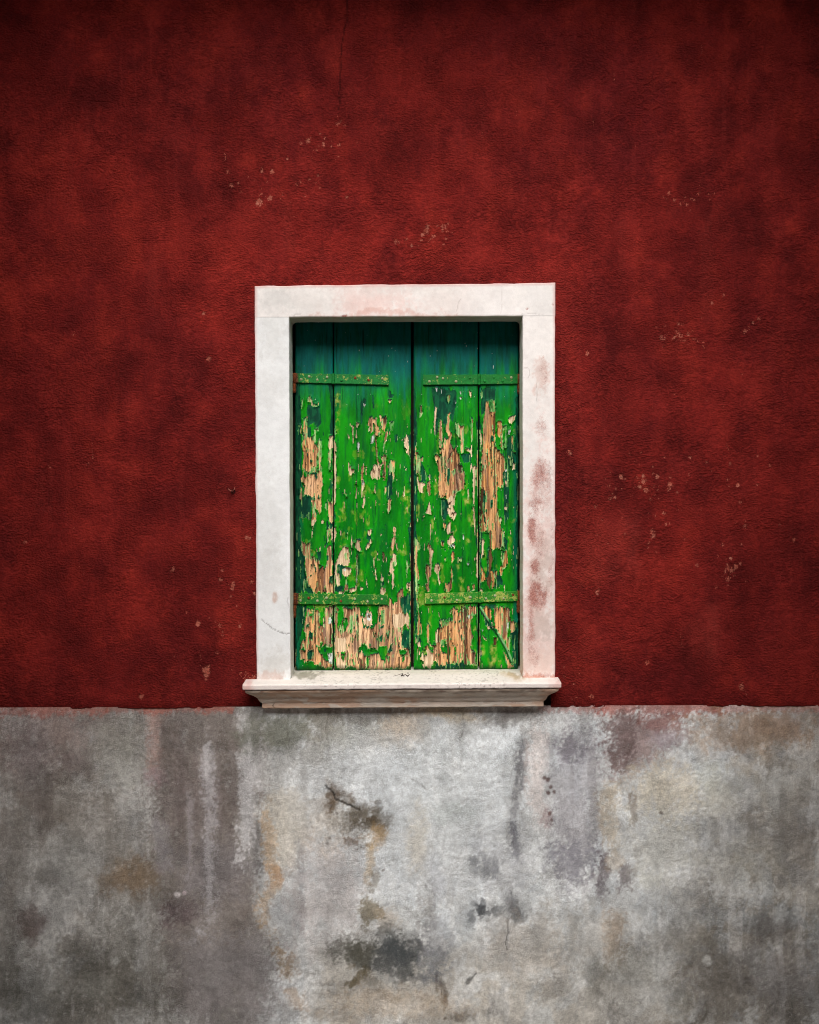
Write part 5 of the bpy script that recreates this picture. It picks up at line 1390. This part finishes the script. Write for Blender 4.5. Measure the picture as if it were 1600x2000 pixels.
    VXp, VZp, VYp = pad(VX), pad(VZ), pad(VY)
    VYp[0, :] = VYp[-1, :] = YS + 0.028; VYp[:, 0] = VYp[:, -1] = YS + 0.028
    colp = np.pad(col, ((1, 1), (1, 1), (0, 0)), mode='edge'); Gp = pad(G)
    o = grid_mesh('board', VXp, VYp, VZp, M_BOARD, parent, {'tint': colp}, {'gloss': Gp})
    # candidates for loose flakes: top coat just above or below a bare patch
    isb = np.isin(layer, (1, 2, 3)); ist = layer == 0
    lowe = np.zeros(PX.shape, bool); lowe[:-3] = ist[:-3] & isb[3:]          # paint above a bare patch
    uppe = np.zeros(PX.shape, bool); uppe[3:] = ist[3:] & isb[:-3]           # paint below a bare patch
    return o, [(PX[i, j], PY[i, j], 0) for i, j in zip(*np.where(lowe & (low > .5)))], [(PX[i, j], PY[i, j], 1) for i, j in zip(*np.where(uppe & (low > .5)))]

# curled paint flakes, four shapes sharing their meshes
def flake_mesh(seed):
    rnd = random.Random(seed)
    bm = bmesh.new()
    nu, nv = 4, 5
    w = [rnd.uniform(.7, 1.15) for _ in range(nv)]; w[-1] *= rnd.uniform(.2, .6)
    rows = {}
    for side, off in ((0, 0.0), (1, 0.00035)):
        for j in range(nv):
            t = j / (nv - 1); a = t * rnd.uniform(0.95, 1.05) * 1.5
            y = -(1 - math.cos(a)) * 0.0075; z = -math.sin(a) * 0.0075
            for i in range(nu):
                x = (i / (nu - 1) - .5) * 0.0085 * w[j] + 0.0006 * math.sin(j * 2 + seed)
                rows[side, j, i] = bm.verts.new((x, y + off * math.cos(a), z - off * math.sin(a)))
    for j in range(nv - 1):
        for i in range(nu - 1):
            f = bm.faces.new((rows[0, j, i], rows[0, j + 1, i], rows[0, j + 1, i + 1], rows[0, j, i + 1])); f.material_index = 0
            f = bm.faces.new((rows[1, j, i], rows[1, j, i + 1], rows[1, j + 1, i + 1], rows[1, j + 1, i])); f.material_index = 1
    me = bpy.data.meshes.new('paint_flake'); bm.to_mesh(me); bm.free()
    me.materials.append(M_FLAKE_G); me.materials.append(M_FLAKE_P)
    for p in me.polygons: p.use_smooth = True
    return me
FLAKES = [flake_mesh(s) for s in range(4)]
frnd = random.Random(5)
def add_flakes(bd, low, upp, n):
    sc = S * (D + YS) / D
    for src, share in ((low, 0.45), (upp, 0.55)):
        if not src: continue
        for px, py, kind in frnd.sample(src, min(len(src), int(n * share))):
            o = bpy.data.objects.new('paint_flake', frnd.choice(FLAKES))
            COL.objects.link(o); o.parent = bd
            o.location = ((px - 800) * sc, YS - 0.0020, ZC + (1000 - py) * sc)
            s = frnd.uniform(0.5, 1.15)
            o.scale = (s * frnd.uniform(.7, 1.2), s, s * frnd.uniform(.8, 1.3))
            o.rotation_euler = (0, (math.pi if kind else 0) + frnd.uniform(-.35, .35), frnd.uniform(-.3, .3))

def strap(parent, pts_top, pts_bot, knuckle, rivets, eye_px, sgn, mat, ends):
    """flat iron strap in two leaves hinged at a knuckle; pts in photograph pixels"""
    y1, y0 = YS - 0.0095, YS + 0.001
    bm = bmesh.new()
    def leaf(xa, xb):
        nseg = 14
        f = lambda x, P: P[0][1] + (P[1][1] - P[0][1]) * (x - P[0][0]) / (P[1][0] - P[0][0])
        rings = []
        for k in range(nseg + 1):
            x = xa + (xb - xa) * k / nseg
            wob = 0.35 * math.sin(x * 0.31) + 0.25 * math.sin(x * 0.83)
            zt_, zb_ = Z(f(x, pts_top) + wob * 0.5, y1), Z(f(x, pts_bot) + wob * 0.6, y1)
            X_ = X(x, y1); c = 0.0011; yb_ = 0.0006 * math.sin(x * 0.2)
            rings.append([bm.verts.new(p) for p in ((X_, y0, zt_), (X_, y1 + c + yb_, zt_), (X_, y1 + yb_, zt_ - c), (X_, y1 + yb_, zb_ + c), (X_, y1 + c + yb_, zb_), (X_, y0, zb_))])
        for a, b in zip(rings[:-1], rings[1:]):
            for k in range(5): bm.faces.new((a[k], a[k + 1], b[k + 1], b[k]))
        bm.faces.new(rings[0]); bm.faces.new(rings[-1][::-1])
    x0, x1 = pts_top[0][0], pts_top[1][0]
    leaf(x0, knuckle - 3.2); leaf(knuckle + 3.2, x1)
    so = bm_obj('strap_hinge', bm, mat, parent)
    f = lambda x, P: P[0][1] + (P[1][1] - P[0][1]) * (x - P[0][0]) / (P[1][0] - P[0][0])
    # knuckle: three barrels on a pin
    bm = bmesh.new()
    zt_, zb_ = Z(f(knuckle, pts_top) - 0.4, y1), Z(f(knuckle, pts_bot) + 0.4, y1)
    for k in range(3):
        a, b = zt_ + (zb_ - zt_) * (k / 3 + .012), zt_ + (zb_ - zt_) * ((k + 1) / 3 - .012)
        bm_tube(bm, [(X(knuckle, y1), y1 + 0.002, a), (X(knuckle, y1), y1 + 0.002, b)], 0.0056, 12)
    bm_tube(bm, [(X(knuckle, y1), y1 + 0.002, zt_ + .001), (X(knuckle, y1), y1 + 0.002, zb_ - .001)], 0.0042, 10)
    bm_obj('knuckle', bm, mat, so, False)
    # eye that drops over the pintle
    bm = bmesh.new()
    ze0, ze1 = Z(f(eye_px, pts_top), y1), Z(f(eye_px, pts_bot), y1)
    bm_tube(bm, [(X(eye_px, y1), YS - 0.003, ze0 + .001), (X(eye_px, y1), YS - 0.003, (ze0 + ze1) / 2), (X(eye_px, y1), YS - 0.003, ze1 - .001)], 0.0082, 14)
    bm_obj('hinge_eye', bm, M_RUST, so, True)
    for rx, ry in rivets:
        bm = bmesh.new()
        cx, cz = X(rx, y1), Z(ry, y1)
        rr = frnd.uniform(0.0040, 0.0050)
        prev = None
        for rad, yy in ((1.0, 0.0008), (0.95, -0.0006), (0.75, -0.0017), (0.4, -0.0023)):
            ring = [bm.verts.new((cx + rr * rad * math.cos(a), y1 + yy, cz + rr * rad * math.sin(a))) for a in np.linspace(0, 2 * math.pi, 10, endpoint=False)]
            if prev:
                for k in range(10): bm.faces.new((prev[k], prev[(k + 1) % 10], ring[(k + 1) % 10], ring[k]))
            prev = ring
        bm.faces.new(prev)
        bm_obj('rivet', bm, (mat, M_RIVET, M_RIVET, M_RUST)[frnd.randrange(4)], so, True)
    return so

shl = empty('shutter', (X(690, YS), YS, Z(1310, YS)), 'left green bifold shutter, its narrow board worn to a long bare wood strip', 'shutter', 'pair of closed peeling shutters')
shr = empty('shutter', (X(910, YS), YS, Z(1307, YS)), 'right green bifold shutter with orange bare wood and a diagonal scar low down', 'shutter', 'pair of closed peeling shutters')
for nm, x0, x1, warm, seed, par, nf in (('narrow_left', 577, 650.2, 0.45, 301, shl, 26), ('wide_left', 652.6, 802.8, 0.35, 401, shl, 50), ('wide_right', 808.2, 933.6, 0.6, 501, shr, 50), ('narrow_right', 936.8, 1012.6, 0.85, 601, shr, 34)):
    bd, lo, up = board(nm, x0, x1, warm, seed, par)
    add_flakes(bd, lo, up, nf)

M_S1 = mat_strap('strap_paint_teal', 0.03, lin(0, 118, 44), (X(584, 0.1), X(578, 0.1)))
M_S2 = mat_strap('strap_paint_green', -0.01, lin(0, 116, 36), (X(1012, 0.1), X(1017, 0.1)))
M_S3 = mat_strap('strap_paint_worn', 0.06, lin(14, 112, 26), (X(586, 0.1), X(580, 0.1)))
M_S4 = mat_strap('strap_paint_yellowed', 0.11, lin(34, 128, 26), (X(1010, 0.1), X(1018, 0.1)))
strap(shl, [(573, 729), (759, 732)], [(573, 747), (759, 751.5)], 651, [(588, 741), (604, 735), (620, 741.5), (639, 736.5), (667, 743), (694, 738), (720, 742.6), (747, 739)], 574.5, 1, M_S1, 0)
strap(shl, [(573, 1159), (757.5, 1162)], [(573, 1180), (757.5, 1181)], 651, [(587, 1173), (603, 1168), (620, 1173.5), (638, 1168), (666, 1174), (693, 1170), (718, 1175), (746, 1170)], 574.5, 1, M_S3, 0)
strap(shr, [(826.5, 731.5), (1016, 731)], [(826.5, 751.5), (1016, 749.5)], 936, [(839, 745), (854, 736.5), (865.5, 739), (891, 745), (918, 738), (947, 744), (965, 737), (982, 744), (999, 737.5)], 1014.5, -1, M_S2, 0)
strap(shr, [(830, 1159.5), (1017, 1154.5)], [(830, 1180), (1017, 1174)], 937, [(843, 1173), (868.5, 1167), (892.6, 1172), (919, 1166.5), (949.5, 1169), (967, 1163.5), (984, 1169), (1002, 1162)], 1014.5, -1, M_S4, 0)

# ------------------------------------------------------------------ small things
# bent wire stub in its hole, left of the window
nl = empty('nail', (X(455), 0, Z(959)), 'small bent nail in a dark hole left of the window', 'nail')
bm = bmesh.new()
vs = []
for r_, yy in ((0.0075, -0.0030), (0.0055, -0.0022), (0.001, 0.004)):
    vs.append([bm.verts.new((X(455.5) + r_ * 0.9 * math.cos(a) * (1 + .25 * math.sin(3 * a)), yy, Z(960) + r_ * math.sin(a) * (1 + .2 * math.cos(2 * a)))) for a in np.linspace(0, 2 * math.pi, 14, endpoint=False)])
for a, b in zip(vs[:-1], vs[1:]):
    for k in range(14): bm.faces.new((a[k], a[(k + 1) % 14], b[(k + 1) % 14], b[k]))
bm.faces.new(vs[-1])
bm_obj('hole_lining', bm, M_HOLE, nl, True)
bm = bmesh.new()
bm_tube(bm, [(X(455), 0.004, Z(959.5)), (X(454), -0.010, Z(959)), (X(451.5), -0.013, Z(958.5)), (X(449.5), -0.013, Z(957)), (X(446.5), -0.011, Z(954.5))], [0.0016, 0.0016, 0.0017, 0.0016, 0.001], 8)
bm_obj('shank', bm, M_NAIL, nl, True)
bm = bmesh.new()
bm_tube(bm, [(X(455), 0.003, Z(959)), (X(457), -0.008, Z(957.5)), (X(459), -0.009, Z(955.5)), (X(459.5), -0.008, Z(952))], [0.0014, 0.0014, 0.0012, 0.0007], 8)
bm_obj('prong', bm, M_NAIL, nl, True)

# dry twig fragments lying on the sill
def sill_z(x, y): return zt + (znt - zt) * (0.10 - y) / 0.17 + x / 0.96 * 0.0066
def sp(px, py, lift=0.0016):
    # a point of the sloping sill top seen at the pixel
    y = 0.02
    for _ in range(12):
        x = X(px, y); z = sill_z(x, y)
        pyc = 1000 - (z - ZC) / S * D / (D + y)
        y -= (py - pyc) * 0.008
    return (X(px, y), y, sill_z(X(px, y), y) + lift)
tw = empty('twig', sp(791, 1320, 0), 'tiny dark dry twig crumbs on the white sill below the meeting shutters', 'twig')
for nm, pts, rad in (('stem', [(783.5, 1320), (786, 1319), (789, 1319.8), (792, 1318.2), (794.5, 1320.2), (797, 1321), (799.5, 1318.2)], 0.0011),
                     ('side_shoot', [(784, 1321.5), (786.4, 1320.6), (786.6, 1317), (785.5, 1316.2)], 0.0009), ('side_shoot', [(788.6, 1321.4), (789.4, 1319.6)], 0.0009), ('side_shoot', [(794, 1319.6), (796.6, 1322)], 0.0012)):
    bm = bmesh.new(); bm_tube(bm, [sp(a, b) for a, b in pts], rad, 6); bm_obj(nm, bm, M_TWIG, tw, True)
for lab, pts in (('single dark straw beside the twig crumbs, nearest the shutters', [(795, 1315.4), (799, 1315.3)]), ('faint thin straw at the left of the twig crumbs', [(768.5, 1321.4), (776, 1319.4), (785, 1316.6)])):
    bm = bmesh.new(); bm_tube(bm, [sp(a, b, 0.0012) for a, b in pts], 0.0010 if 'dark' in lab else 0.0005, 6)
    o = bm_obj('straw', bm, M_TWIG, None, True); o['label'] = lab; o['category'] = 'straw'
